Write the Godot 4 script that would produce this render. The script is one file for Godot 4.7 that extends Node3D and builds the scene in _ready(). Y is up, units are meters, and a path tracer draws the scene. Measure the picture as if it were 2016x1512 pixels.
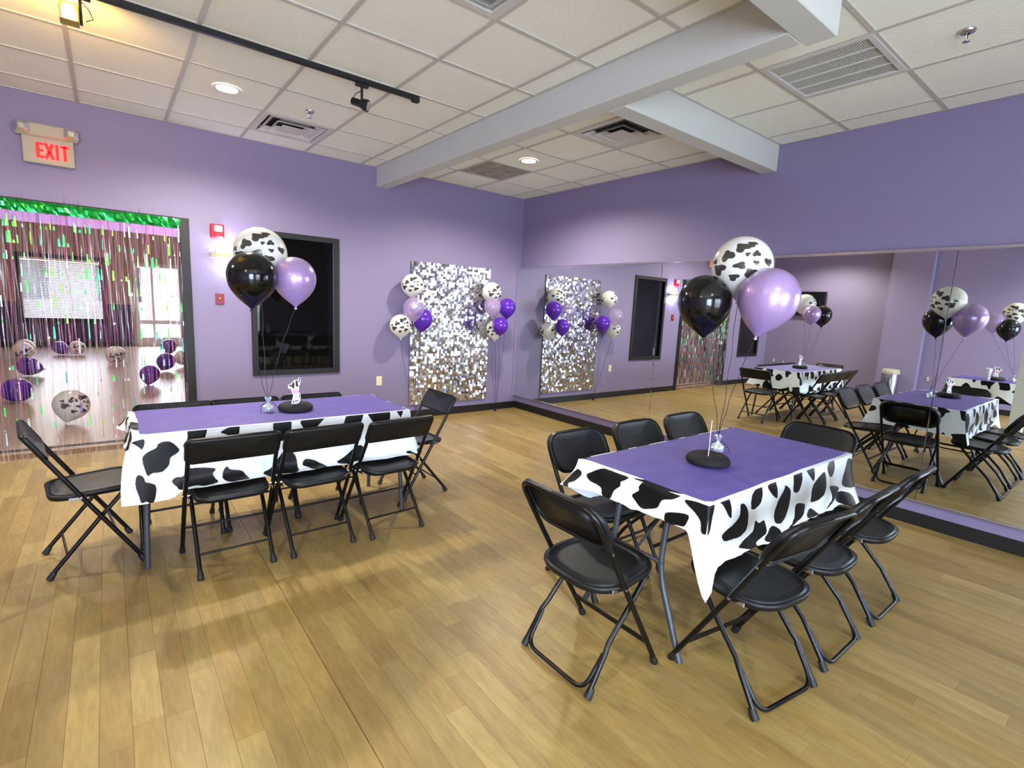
extends Node3D

const H := 3.015          # ceiling height
const MX := -0.03         # plane of the mirrors
const WX := -7.75         # wall opposite the mirrors
const FZ := 8.6           # wall behind the camera
var rng := RandomNumberGenerator.new()
var M := {}
var used := {}
var eye := Vector3(-4.746, 1.496, 5.9015)
var ahead := Vector3.ZERO

# ---------------------------------------------------------------- naming and committing
func numbered(called: String) -> String:
	used[called] = used.get(called, -1) + 1
	return called if used[called] == 0 else "%s_%03d" % [called, used[called]]

func tag(o: Node3D, label: String, category: String, group := "") -> Node3D:
	o.set_meta("label", label)
	o.set_meta("category", category)
	if group != "":
		o.set_meta("group", group)
	return o

func thing(called: String, label: String, category: String, at := Vector3.ZERO, turn := 0.0, group := "") -> Node3D:
	var o := Node3D.new()
	o.name = numbered(called)
	add_child(o)
	o.position = at
	o.rotation_degrees.y = turn
	return tag(o, label, category, group)

func commit(st: SurfaceTool) -> ArrayMesh:
	st.generate_normals()
	return st.commit()

func part(called: String, shape, m: Material, parent: Node3D) -> MeshInstance3D:
	var o := MeshInstance3D.new()
	o.name = called
	o.mesh = commit(shape) if shape is SurfaceTool else shape
	o.material_override = m
	o.cast_shadow = GeometryInstance3D.SHADOW_CASTING_SETTING_ON
	parent.add_child(o, true)
	return o

func struct(called: String, shape, m: Material) -> MeshInstance3D:
	var o := part(numbered(called), shape, m, self)
	o.set_meta("kind", "structure")
	return o

func new_st() -> SurfaceTool:
	var st := SurfaceTool.new()
	st.begin(Mesh.PRIMITIVE_TRIANGLES)
	return st

# ---------------------------------------------------------------- shapes
func tri(st: SurfaceTool, a: Vector3, b: Vector3, c: Vector3, mid: Vector3) -> void:
	if (b - a).cross(c - a).dot((a + b + c) / 3.0 - mid) > 0.0:
		st.add_vertex(a); st.add_vertex(c); st.add_vertex(b)
	else:
		st.add_vertex(a); st.add_vertex(b); st.add_vertex(c)

func quad(st: SurfaceTool, a: Vector3, b: Vector3, c: Vector3, d: Vector3, mid: Vector3) -> void:
	tri(st, a, b, c, mid)
	tri(st, a, c, d, mid)

func box(st: SurfaceTool, lo: Vector3, hi: Vector3, bevel := 0.0, tf := Transform3D()) -> void:
	st.set_smooth_group(-1)
	var mid := (lo + hi) / 2.0
	var h := (hi - lo).abs() / 2.0
	var k := minf(bevel, minf(h.x, minf(h.y, h.z)) * 0.9)
	var tm := tf * mid
	var P := func(sx: float, sy: float, sz: float, ax: int) -> Vector3:
		var e := h - Vector3(k, k, k)
		e[ax] = h[ax]
		return tf * (mid + Vector3(e.x * sx, e.y * sy, e.z * sz))
	for s in [-1.0, 1.0]:
		quad(st, P.call(s, -1.0, -1.0, 0), P.call(s, 1.0, -1.0, 0), P.call(s, 1.0, 1.0, 0), P.call(s, -1.0, 1.0, 0), tm)
		quad(st, P.call(-1.0, s, -1.0, 1), P.call(1.0, s, -1.0, 1), P.call(1.0, s, 1.0, 1), P.call(-1.0, s, 1.0, 1), tm)
		quad(st, P.call(-1.0, -1.0, s, 2), P.call(1.0, -1.0, s, 2), P.call(1.0, 1.0, s, 2), P.call(-1.0, 1.0, s, 2), tm)
	if k <= 0.0:
		return
	for s in [-1.0, 1.0]:
		for t in [-1.0, 1.0]:
			quad(st, P.call(s, t, -1.0, 0), P.call(s, t, 1.0, 0), P.call(s, t, 1.0, 1), P.call(s, t, -1.0, 1), tm)
			quad(st, P.call(s, -1.0, t, 0), P.call(s, 1.0, t, 0), P.call(s, 1.0, t, 2), P.call(s, -1.0, t, 2), tm)
			quad(st, P.call(-1.0, s, t, 1), P.call(1.0, s, t, 1), P.call(1.0, s, t, 2), P.call(-1.0, s, t, 2), tm)
			for w in [-1.0, 1.0]:
				tri(st, P.call(s, t, w, 0), P.call(s, t, w, 1), P.call(s, t, w, 2), tm)

func bx(lo: Vector3, hi: Vector3, bevel := 0.0) -> SurfaceTool:
	var st := new_st()
	box(st, lo, hi, bevel)
	return st

func loft(st: SurfaceTool, rings: Array, cap := true, smooth := true) -> void:
	# rings of equally many points, each ring closed
	var n: int = rings[0].size()
	var mid := Vector3.ZERO
	st.set_smooth_group(1 if smooth else -1)
	for r in rings.size() - 1:
		var A = rings[r]
		var B = rings[r + 1]
		var m := Vector3.ZERO
		for p in A: m += p
		for p in B: m += p
		m /= 2.0 * n
		for k in n:
			var q := (k + 1) % n
			quad(st, A[k], A[q], B[q], B[k], m)
		mid += m / float(rings.size() - 1)
	if cap:
		for e in [0, rings.size() - 1]:
			st.set_smooth_group(2 + e if smooth else -1)
			var c := Vector3.ZERO
			for p in rings[e]: c += p / float(n)
			for k in n:
				tri(st, rings[e][k], rings[e][(k + 1) % n], c, mid)

func tube(st: SurfaceTool, pts: Array, radius, sides := 8, cap := true) -> void:
	var rings := []
	var up := Vector3(0.31, 0.9, 0.2).normalized()
	for k in pts.size():
		var d: Vector3 = (pts[mini(k + 1, pts.size() - 1)] - pts[maxi(k - 1, 0)]).normalized()
		var side := up.cross(d)
		if side.length() < 0.05:
			side = Vector3.RIGHT.cross(d)
		side = side.normalized()
		up = d.cross(side).normalized()
		var rad: float = radius[k] if radius is Array else radius
		var ring := []
		for s in sides:
			var a := TAU * s / sides
			ring.append(pts[k] + (side * cos(a) + up * sin(a)) * rad)
		rings.append(ring)
	loft(st, rings, cap)

func fillet(pts: Array, r: float, n := 5) -> Array:
	var out := [pts[0]]
	for k in range(1, pts.size() - 1):
		var a: Vector3 = pts[k - 1] - pts[k]
		var b: Vector3 = pts[k + 1] - pts[k]
		var rr := minf(r, minf(a.length(), b.length()) * 0.48)
		var p: Vector3 = pts[k] + a.normalized() * rr
		var q: Vector3 = pts[k] + b.normalized() * rr
		for i in n + 1:
			var t := float(i) / n
			out.append(p.lerp(pts[k], t).lerp(pts[k].lerp(q, t), t))
	out.append(pts[-1])
	return out

func lathe(st: SurfaceTool, prof: Array, segs := 24, tf := Transform3D(), uv := false, smooth := true) -> void:
	# prof of Vector2(radius, height)
	st.set_smooth_group(1 if smooth else -1)
	for k in prof.size() - 1:
		for s in segs:
			var P := []
			for e in [[k, s], [k, s + 1], [k + 1, s + 1], [k + 1, s]]:
				var a: float = TAU * e[1] / segs
				P.append([tf * Vector3(prof[e[0]].x * sin(a), prof[e[0]].y, prof[e[0]].x * cos(a)), Vector2(float(e[1]) / segs, float(e[0]) / (prof.size() - 1))])
			for e in [[0, 1, 2], [0, 2, 3]]:
				for j in e:
					if uv:
						st.set_uv(P[j][1])
					st.add_vertex(P[j][0])

func disc(st: SurfaceTool, c: Vector3, n: Vector3, r: float, segs := 20) -> void:
	st.set_smooth_group(-1)
	var u := n.cross(Vector3(0.3, 0.1, 0.9)).normalized()
	var v := n.cross(u).normalized()
	for s in segs:
		var a := TAU * s / segs
		var b := TAU * (s + 1) / segs
		tri(st, c, c + (u * cos(a) + v * sin(a)) * r, c + (u * cos(b) + v * sin(b)) * r, c - n)

func round_poly(pts: Array, steps := 4) -> PackedVector2Array:
	var out := PackedVector2Array()
	var n := pts.size()
	for k in n:
		var a: Vector2 = pts[(k - 1 + n) % n]
		var b: Vector2 = pts[k]
		var c: Vector2 = pts[(k + 1) % n]
		var d: Vector2 = pts[(k + 2) % n]
		for s in steps:
			out.append(b.cubic_interpolate(c, a, d, float(s) / steps))
	return out

func prism(st: SurfaceTool, poly: PackedVector2Array, z0: float, z1: float, tf := Transform3D()) -> void:
	var ids := Geometry2D.triangulate_polygon(poly)
	var up := tf.basis * Vector3(0, 0, 1)
	st.set_smooth_group(-1)
	for k in range(0, ids.size(), 3):
		for z in [z0, z1]:
			var p := []
			for j in 3:
				p.append(tf * Vector3(poly[ids[k + j]].x, poly[ids[k + j]].y, z))
			tri(st, p[0], p[1], p[2], (p[0] + p[1] + p[2]) / 3.0 - up * (z - (z0 + z1) / 2.0) * 10.0)
	for k in poly.size():
		var a := poly[k]
		var b := poly[(k + 1) % poly.size()]
		var c := (a + b) / 2.0 - Vector2(b.y - a.y, a.x - b.x) * (1.0 if Geometry2D.is_polygon_clockwise(poly) else -1.0)
		quad(st, tf * Vector3(a.x, a.y, z0), tf * Vector3(b.x, b.y, z0), tf * Vector3(b.x, b.y, z1), tf * Vector3(a.x, a.y, z1), tf * Vector3(c.x, c.y, (z0 + z1) / 2.0))

func rrect(w: float, h: float, r: float, n := 5) -> Array:
	# outline of a rounded rectangle round the origin
	var out := []
	for c in [[1, 1, 0.0], [-1, 1, 90.0], [-1, -1, 180.0], [1, -1, 270.0]]:
		for i in n + 1:
			var a := deg_to_rad(c[2] + 90.0 * i / n)
			out.append(Vector2(c[0] * (w / 2.0 - r) + cos(a) * r, c[1] * (h / 2.0 - r) + sin(a) * r))
	return out

# ---------------------------------------------------------------- materials
func mat(c: Color, rough := 0.6, metal := 0.0) -> StandardMaterial3D:
	var m := StandardMaterial3D.new()
	m.albedo_color = c
	m.roughness = rough
	m.metallic = metal
	m.cull_mode = BaseMaterial3D.CULL_DISABLED
	return m

func rgb(r: int, g: int, b: int, a := 255) -> Color:
	return Color8(r, g, b, a)

func glow(c: Color, e: float) -> StandardMaterial3D:
	var m := mat(c, 0.5)
	m.emission_enabled = true
	m.emission = c
	m.emission_energy_multiplier = e
	return m

func film(c: Color, alpha: float, rough := 0.12) -> StandardMaterial3D:
	var m := mat(Color(c, alpha), rough)
	m.transparency = BaseMaterial3D.TRANSPARENCY_ALPHA
	return m

func noise_tex(freq: float, lo: Color, hi: Color, normal := false, size := 256, oct := 4, sd := 3) -> NoiseTexture2D:
	var f := FastNoiseLite.new()
	f.seed = sd
	f.frequency = freq
	f.fractal_octaves = oct
	var t := NoiseTexture2D.new()
	t.width = size
	t.height = size
	t.seamless = true
	t.noise = f
	if normal:
		t.as_normal_map = true
		t.bump_strength = 4.0
	else:
		var g := Gradient.new()
		g.set_color(0, lo)
		g.set_color(1, hi)
		t.color_ramp = g
	return t

func triplanar(m: StandardMaterial3D, s: Vector3, world := true) -> StandardMaterial3D:
	m.uv1_triplanar = true
	m.uv1_world_triplanar = world
	m.uv1_scale = s
	return m

func make_materials() -> void:
	var paint_bump := noise_tex(0.05, Color.BLACK, Color.WHITE, true)
	M.wall = triplanar(mat(rgb(127, 117, 149), 0.55), Vector3(3, 3, 3))
	M.wall.normal_enabled = true
	M.wall.normal_scale = 0.12
	M.wall.normal_texture = paint_bump
	M.beam = mat(rgb(192, 195, 188), 0.6)
	M.tile = triplanar(mat(rgb(236, 238, 222), 0.9), Vector3(2, 2, 2))
	M.tile.albedo_texture = noise_tex(0.09, rgb(246, 246, 246), Color.WHITE)
	M.tile.normal_enabled = true
	M.tile.normal_scale = 0.1
	M.tile.normal_texture = paint_bump
	M.tile_old = triplanar(mat(rgb(176, 170, 160), 0.9), Vector3(2, 2, 2))
	M.tile_old.albedo_texture = noise_tex(0.012, rgb(190, 185, 180), Color.WHITE)
	M.tbar = mat(rgb(186, 183, 172), 0.5)
	M.black_paint = mat(rgb(12, 11, 13), 0.5)
	M.black_base = mat(rgb(14, 13, 14), 0.5)
	M.floor_under = mat(rgb(120, 88, 52), 0.7)
	# printed wood strips: grain stretched along the room
	var grain := noise_tex(0.02, rgb(232, 227, 219), Color.WHITE, false, 512, 5, 11)
	var mottle := noise_tex(0.012, rgb(226, 223, 218), Color.WHITE, false, 256, 3, 5)
	M.planks = []
	for c in [rgb(164, 141, 86), rgb(157, 133, 80), rgb(170, 147, 92), rgb(149, 124, 73), rgb(162, 136, 80), rgb(154, 132, 82)]:
		var m := triplanar(mat(c, 0.42), Vector3(5.0, 1.0, 0.9))
		m.albedo_texture = grain
		m.detail_enabled = true
		m.detail_blend_mode = BaseMaterial3D.BLEND_MODE_MUL
		m.detail_albedo = mottle
		m.metallic_specular = 0.4
		M.planks.append(m)
	M.mirror = mat(rgb(228, 232, 230), 0.0, 1.0)
	M.channel = mat(rgb(200, 196, 205), 0.2, 0.9)
	M.glass_dark = film(rgb(9, 10, 10), 0.72, 0.03)  # black tint puts the unlit interior into the glass
	M.dark_inside = mat(rgb(16, 18, 17), 0.8)
	M.jamb = mat(rgb(205, 198, 188), 0.6)
	M.lobby_wall = mat(rgb(176, 142, 128), 0.7)
	M.lobby_low = mat(rgb(74, 56, 104), 0.6)
	M.lobby_floor = mat(rgb(172, 152, 132), 0.3)
	M.white = mat(rgb(232, 230, 226), 0.5)
	M.cream = mat(rgb(222, 212, 176), 0.4)
	M.clear_glass = film(rgb(220, 235, 230), 0.06, 0.02)
	M.blind = mat(rgb(236, 232, 222), 0.5)
	M.chair = mat(rgb(15, 16, 17), 0.42)
	M.chair.metallic_specular = 0.4
	M.chair_tube = mat(rgb(9, 9, 10), 0.3)
	M.chair_tube.metallic_specular = 0.4
	M.rubber = mat(rgb(14, 14, 14), 0.6)
	M.steel = mat(rgb(200, 200, 205), 0.25, 1.0)
	M.table_leg = mat(rgb(62, 67, 73), 0.35, 0.2)
	M.table_top = mat(rgb(200, 200, 198), 0.5)
	M.paper = mat(rgb(93, 80, 156), 0.6)
	M.paper.albedo_texture = noise_tex(0.01, rgb(226, 222, 236), Color.WHITE, false, 256, 3, 8)
	triplanar(M.paper, Vector3(1.5, 1, 3.0))
	M.balloon_black = mat(rgb(12, 12, 12), 0.14)
	M.balloon_purple = mat(rgb(88, 36, 168), 0.16)
	M.balloon_pearl = mat(rgb(176, 148, 200), 0.3, 0.35)
	M.balloon_pearl.clearcoat_enabled = true
	M.balloon_pearl.clearcoat = 0.5
	M.balloon_pearl.clearcoat_roughness = 0.12
	M.balloon_clear = film(rgb(186, 160, 206), 0.42, 0.1)
	M.ribbon = mat(rgb(42, 26, 62), 0.35)
	M.ribbon_black = mat(rgb(18, 16, 20), 0.35)
	M.foil_white = mat(rgb(226, 240, 242), 0.18, 0.7)
	M.foil_purple = mat(rgb(72, 30, 120), 0.2, 0.7)
	M.tissue = mat(rgb(12, 11, 12), 0.8)
	M.card = mat(rgb(240, 236, 240), 0.6)
	M.card_black = mat(rgb(40, 34, 34), 0.6)
	M.card_pink = mat(rgb(232, 176, 190), 0.6)
	M.red = mat(rgb(176, 24, 40), 0.35)
	M.dark_red = mat(rgb(120, 16, 36), 0.35)
	M.brass = mat(rgb(190, 160, 70), 0.3, 1.0)
	M.tan_case = mat(rgb(168, 163, 142), 0.5)
	M.exit_red = glow(rgb(255, 6, 10), 1.5)
	M.exit_red.albedo_color = rgb(120, 8, 10)
	M.lens = mat(rgb(210, 214, 218), 0.08, 0.9)
	M.lamp_white = glow(rgb(255, 244, 226), 9.0)
	M.lamp_cool = glow(rgb(214, 214, 255), 5.0)
	M.lamp_warm = glow(rgb(255, 206, 120), 12.0)
	M.vent_white = mat(rgb(200, 198, 192), 0.5)
	M.vent_shade = mat(rgb(10, 10, 10), 0.9)
	M.grille = mat(rgb(172, 170, 156), 0.6)
	M.bin = mat(rgb(170, 165, 168), 0.22, 1.0)
	M.screen = mat(rgb(6, 6, 8), 0.12)
	M.sequin = mat(rgb(214, 212, 216), 0.16, 1.0)
	M.sequin_back = mat(rgb(120, 116, 128), 0.5, 0.4)
	M.film_clear = film(rgb(206, 170, 186), 0.13, 0.1)
	M.film_pink = film(rgb(214, 104, 170), 0.32, 0.1)
	M.foil_green = mat(rgb(30, 150, 62), 0.2, 0.75)
	M.glint = mat(Color.WHITE, 0.25, 0.3)
	M.glint.vertex_color_use_as_albedo = true
	M.fringe_head = film(rgb(196, 150, 226), 0.55, 0.12)
	M.pavement = mat(rgb(190, 186, 178), 0.9)
	M.brickwork = mat(rgb(190, 160, 140), 0.9)
	M.cow_cloth = mat(Color.WHITE, 0.4)
	M.cow_cloth.metallic_specular = 0.3
	M.cow_cloth.albedo_texture = cloth_picture()
	M.cow_cloth.backlight_enabled = true
	M.cow_cloth.backlight = Color(0.16, 0.16, 0.16)
	M.cow_balloon = mat(Color.WHITE, 0.25)
	M.cow_balloon.albedo_texture = cow_balloon_picture()

# the black patches printed on the plastic tablecloths, in centimetres along an edge and below it
const T1F := [[1,3,6,2,6,5,5,7,4,6,2,4], [5,12,7,9,11,7,12,5,15,4,18,5,21,9,20,11,17,13,16,17,13,20,9,20,7,21,6,18],
	[2,22,3,20,5,21,6,24,8,25,10,27,10,31,9,35,8,36,6,34,4,34,3,30,2,26], [23,7,25,4,26,-1,34,-1,33,5,32,8,29,9,24,9],
	[17,26,19,24,22,24,25,20,37,22,36,25,38,30,37,33,31,34,28,32,24,33,22,35,20,33,19,30], [41,2,50,-1,49,7,47,9,45,7,44,4],
	[41,25,43,22,45,24,51,26,53,31,53,35,48,35,44,35,41,30], [53,10,56,6,59,5,63,9,62,14,57,15], [69,-1,78,-1,77,8,73,11,66,9,68,6],
	[62,29,67,26,74,17,80,21,81,32,78,36,72,35,63,34], [84,0,98,-1,93,5,92,8,89,10,87,7], [84,27,86,24,92,26,96,30,97,36,91,37,88,34,87,31],
	[110,9,113,-1,123,-1,121,6,120,10], [98,10,101,7,106,9,107,12,102,13], [105,30,110,26,120,20,124,24,121,32,108,34],
	[127,-1,141,-1,141,6,135,6,133,10,131,11,130,6], [149,17,152,11,158,5,163,12,158,18], [147,-1,152,-1,150,4,149,3], [152,29,155,28,157,32,154,33], [159,29,163,25,168,27,166,34,161,33]]
const T2L := [[-3,12,1,5,5,6,3,10,0,12,1,14,-2,14], [8,6,10,4,18,0,32,0,29,3,29,5,26,8,25,12,22,13,20,12,18,9,11,8], [36,7,39,4,39,2,43,-1,59,-1,57,2,52,4,50,8,46,10,42,11,38,9],
	[54,10,56,8,65,6,64,11,61,12,55,13], [62,1,67,0,74,-1,74,3,73,6,73,11,71,11,70,7,67,4]]
const T2F := [[6,-1,15,-1,17,7,15,7,10,1], [11,16,11,13,23,9,24,4,27,4,30,7,31,11,29,17,15,17], [33,7,34,2,43,-1,43,6,38,8,35,8], [25,23,28,21,37,19,38,14,42,16,47,16,48,22,41,25,44,29],
	[49,1,56,-1,58,6,56,7], [56,17,57,11,64,5,66,3,72,7,72,13,68,20,59,20], [75,7,76,-1,84,-1,84,5,80,9], [47,25,54,20,63,25,58,28], [74,26,79,22,79,15,89,17,90,23,83,25],
	[90,0,98,-1,99,6,97,6], [97,16,98,9,109,4,113,6,114,15,108,18,99,18], [115,2,124,-1,124,6,119,8], [96,26,97,21,106,25,109,27], [119,13,134,17,126,22,118,26,123,20],
	[138,16,140,6,147,2,163,10,156,19], [130,23,133,19,146,22,149,30], [159,27,172,24,174,31]]

func cloth_picture() -> ImageTexture:
	# 1024 pixels across are 2 m, four bands of 0.5 m each
	var im := Image.create(1024, 1024, false, Image.FORMAT_RGB8)
	im.fill(rgb(232, 238, 240))
	for job in [[T1F, 0, 2.8], [T2F, 256, 3.3], [[[-5,-1,4,-1,3,5,1,11,-2,11,-4,6]], 256, 3.3], [T2L, 512, 3.8], [T1F, 768, -26.0], [T1F, 768, 148.0], [T1F, 512, 112.0]]:
		for a in job[0]:
			var pts := []
			for k in range(0, a.size(), 2):
				pts.append(Vector2((a[k] + job[2] + 4.0) * 5.12, job[1] + maxf(0.0, a[k + 1] * 5.12 + 5.0)))
			fill_poly(im, round_poly(pts, 4), rgb(20, 19, 19), job[1], job[1] + 256)
	return ImageTexture.create_from_image(im)

func fill_poly(im: Image, poly: PackedVector2Array, c: Color, y0: int, y1: int) -> void:
	var lo := 1e9
	var hi := -1e9
	for p in poly:
		lo = minf(lo, p.y)
		hi = maxf(hi, p.y)
	for y in range(maxi(y0, int(lo)), mini(y1, int(hi) + 1)):
		var xs := []
		for k in poly.size():
			var a := poly[k]
			var b := poly[(k + 1) % poly.size()]
			if (a.y <= y + 0.5) != (b.y <= y + 0.5):
				xs.append(a.x + (y + 0.5 - a.y) / (b.y - a.y) * (b.x - a.x))
		xs.sort()
		for k in range(0, xs.size() - 1, 2):
			var p := clampi(roundi(xs[k]), 0, im.get_width())
			var q := clampi(roundi(xs[k + 1]), 0, im.get_width())
			if q > p:
				im.fill_rect(Rect2i(p, y, q - p, 1), c)

func cow_balloon_picture() -> ImageTexture:
	# across: once round the balloon (its middle is the side the prints face); down: crown to neck
	var im := Image.create(512, 256, false, Image.FORMAT_RGB8)
	im.fill(rgb(226, 225, 216))
	var spots := []
	for s in [[-.49, -.21, .17, .6], [-.71, .3, .2, .2], [-.06, .16, .14, 1.4], [.13, -.26, .06, 0.], [.41, -.3, .1, 1.], [.43, .01, .075, 2.], [.8, -.06, .13, 2.], [-.06, -.5, .17, 0.3], [.24, -.63, .12, .1], [-.87, -.03, .09, 1.5], [.3, .42, .16, .4], [-.2, .6, .12, .1]]:
		var d := Vector3(s[0], -s[1], sqrt(maxf(0.02, 1.0 - s[0] * s[0] - s[1] * s[1])))
		spots.append([d.normalized(), s[2], s[3]])
		spots.append([Vector3(-d.x, d.y, -d.z).normalized(), s[2], s[3]])
	for y in 256:
		var la := PI * (0.5 - (y + 0.5) / 256.0)
		for x in 512:
			var lo := TAU * (x + 0.5) / 512.0 - PI
			var v := Vector3(sin(lo) * cos(la), sin(la), cos(lo) * cos(la))
			for s in spots:
				var ax: Vector3 = s[0]
				var dd := v.dot(ax)
				if dd < 0.8:
					continue
				var u := Vector3.UP.cross(ax).normalized()
				var px := v.dot(u)
				var py := v.dot(ax.cross(u)) * 1.1
				var ph := atan2(py, px)
				var r: float = s[1] * 1.22 * (1.0 + 0.22 * sin(3.0 * ph + s[2] * 3.0) + 0.13 * sin(2.0 * ph + s[2]) + 0.06 * sin(5.0 * ph + s[2] * 7.0))
				if px * px + py * py < r * r:
					im.set_pixel(x, y, rgb(62, 60, 54))
					break
	return ImageTexture.create_from_image(im)

# ---------------------------------------------------------------- _ready
func _ready() -> void:
	rng.seed = 20240
	# camera
	var yaw := 0.670799887
	var pitch := -0.149868188
	var roll := 0.0478203871
	ahead = Vector3(sin(yaw) * cos(pitch), sin(pitch), -cos(yaw) * cos(pitch))
	var r0 := Vector3(cos(yaw), 0, sin(yaw))
	var u0 := r0.cross(ahead)
	var cam := Camera3D.new()
	cam.name = "camera"
	cam.basis = Basis(r0 * cos(roll) + u0 * sin(roll), u0 * cos(roll) - r0 * sin(roll), -ahead)
	cam.position = eye
	cam.fov = 73.97668
	cam.near = 0.05
	cam.far = 100.0
	add_child(cam)
	cam.current = true
	# environment
	var sky := ProceduralSkyMaterial.new()
	sky.sky_top_color = rgb(150, 180, 225)
	sky.sky_horizon_color = rgb(225, 232, 240)
	sky.ground_horizon_color = rgb(200, 200, 200)
	sky.ground_bottom_color = rgb(150, 150, 150)
	sky.sky_energy_multiplier = 2.2
	sky.ground_energy_multiplier = 2.0
	var env := Environment.new()
	env.background_mode = Environment.BG_SKY
	env.sky = Sky.new()
	env.sky.sky_material = sky
	env.tonemap_mode = Environment.TONE_MAPPER_LINEAR
	env.tonemap_exposure = 1.92
	env.sdfgi_enabled = true
	env.ssao_enabled = true
	env.ssil_enabled = true
	var we := WorldEnvironment.new()
	we.name = "environment"
	we.environment = env
	add_child(we)
	# unseen window behind the camera, added fill, and daylight through the lobby's glass door and window
	area("unseen_daylight_window", Vector3(-5.9, 1.3, FZ + 0.04), Vector3(0, -0.05, -1), Vector2(2.3, 2.1), rgb(208, 226, 255), 21.0)  # out of view; lights cloths and sequins, throws the balloon shadows
	area("added_front_fill", Vector3(-2.55, 1.25, FZ + 0.04), Vector3(0, -0.3, -1), Vector2(1.8, 2.1), rgb(226, 236, 255), 5.0)  # fill light added to brighten the front of the mirror table
	area("daylight_lobby_door", Vector3(-3.66, 1.1, -10.75), Vector3(0, 0, 1), Vector2(1.0, 2.0), rgb(255, 244, 240), 1.8)
	area("daylight_lobby_window", Vector3(-5.6, 1.4, -10.6), Vector3(0, 0, 1), Vector2(1.5, 1.4), rgb(255, 246, 235), 1.2)

	make_materials()
	build_shell()
	build_ceiling()
	build_floor()
	build_lobby()
	build_wall_things()
	build_ceiling_things()
	build_tables()
	build_chairs()
	build_balloons()

func area(called: String, at: Vector3, towards: Vector3, size: Vector2, c: Color, e: float) -> void:
	var l := AreaLight3D.new()
	l.name = called
	l.area_size = size
	l.area_normalize_energy = true
	l.light_color = c
	l.light_energy = e
	l.area_range = 30.0
	l.shadow_enabled = true
	add_child(l)
	l.look_at_from_position(at, at + towards, Vector3.UP)

func spot(parent: Node3D, at: Vector3, towards: Vector3, angle: float, c: Color, e: float, size := 0.06) -> void:
	var l := SpotLight3D.new()
	l.name = "spot_light"
	l.light_color = c
	l.light_energy = e
	l.light_size = size
	l.spot_angle = angle
	l.spot_range = 20.0
	l.spot_attenuation = 2.0
	l.spot_angle_attenuation = 0.6
	l.shadow_enabled = true
	parent.add_child(l, true)
	var t := Transform3D()
	t.origin = at
	l.transform = t.looking_at(at + towards, Vector3.RIGHT if absf(towards.normalized().y) > 0.9 else Vector3.UP)

func omni(parent: Node3D, at: Vector3, c: Color, e: float, size := 0.03) -> void:
	var l := OmniLight3D.new()
	l.name = "bulb_light"
	l.light_color = c
	l.light_energy = e
	l.light_size = size
	l.omni_range = 20.0
	l.omni_attenuation = 2.0
	l.shadow_enabled = true
	parent.add_child(l, true)
	l.position = at

# ---------------------------------------------------------------- the room
const DOOR := [-5.86, -4.157, 2.13]
const WIN1 := [-3.52, -2.715, 0.70, 2.10]
const WIN3 := [-7.27, -6.49, 0.68, 2.10]

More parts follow.
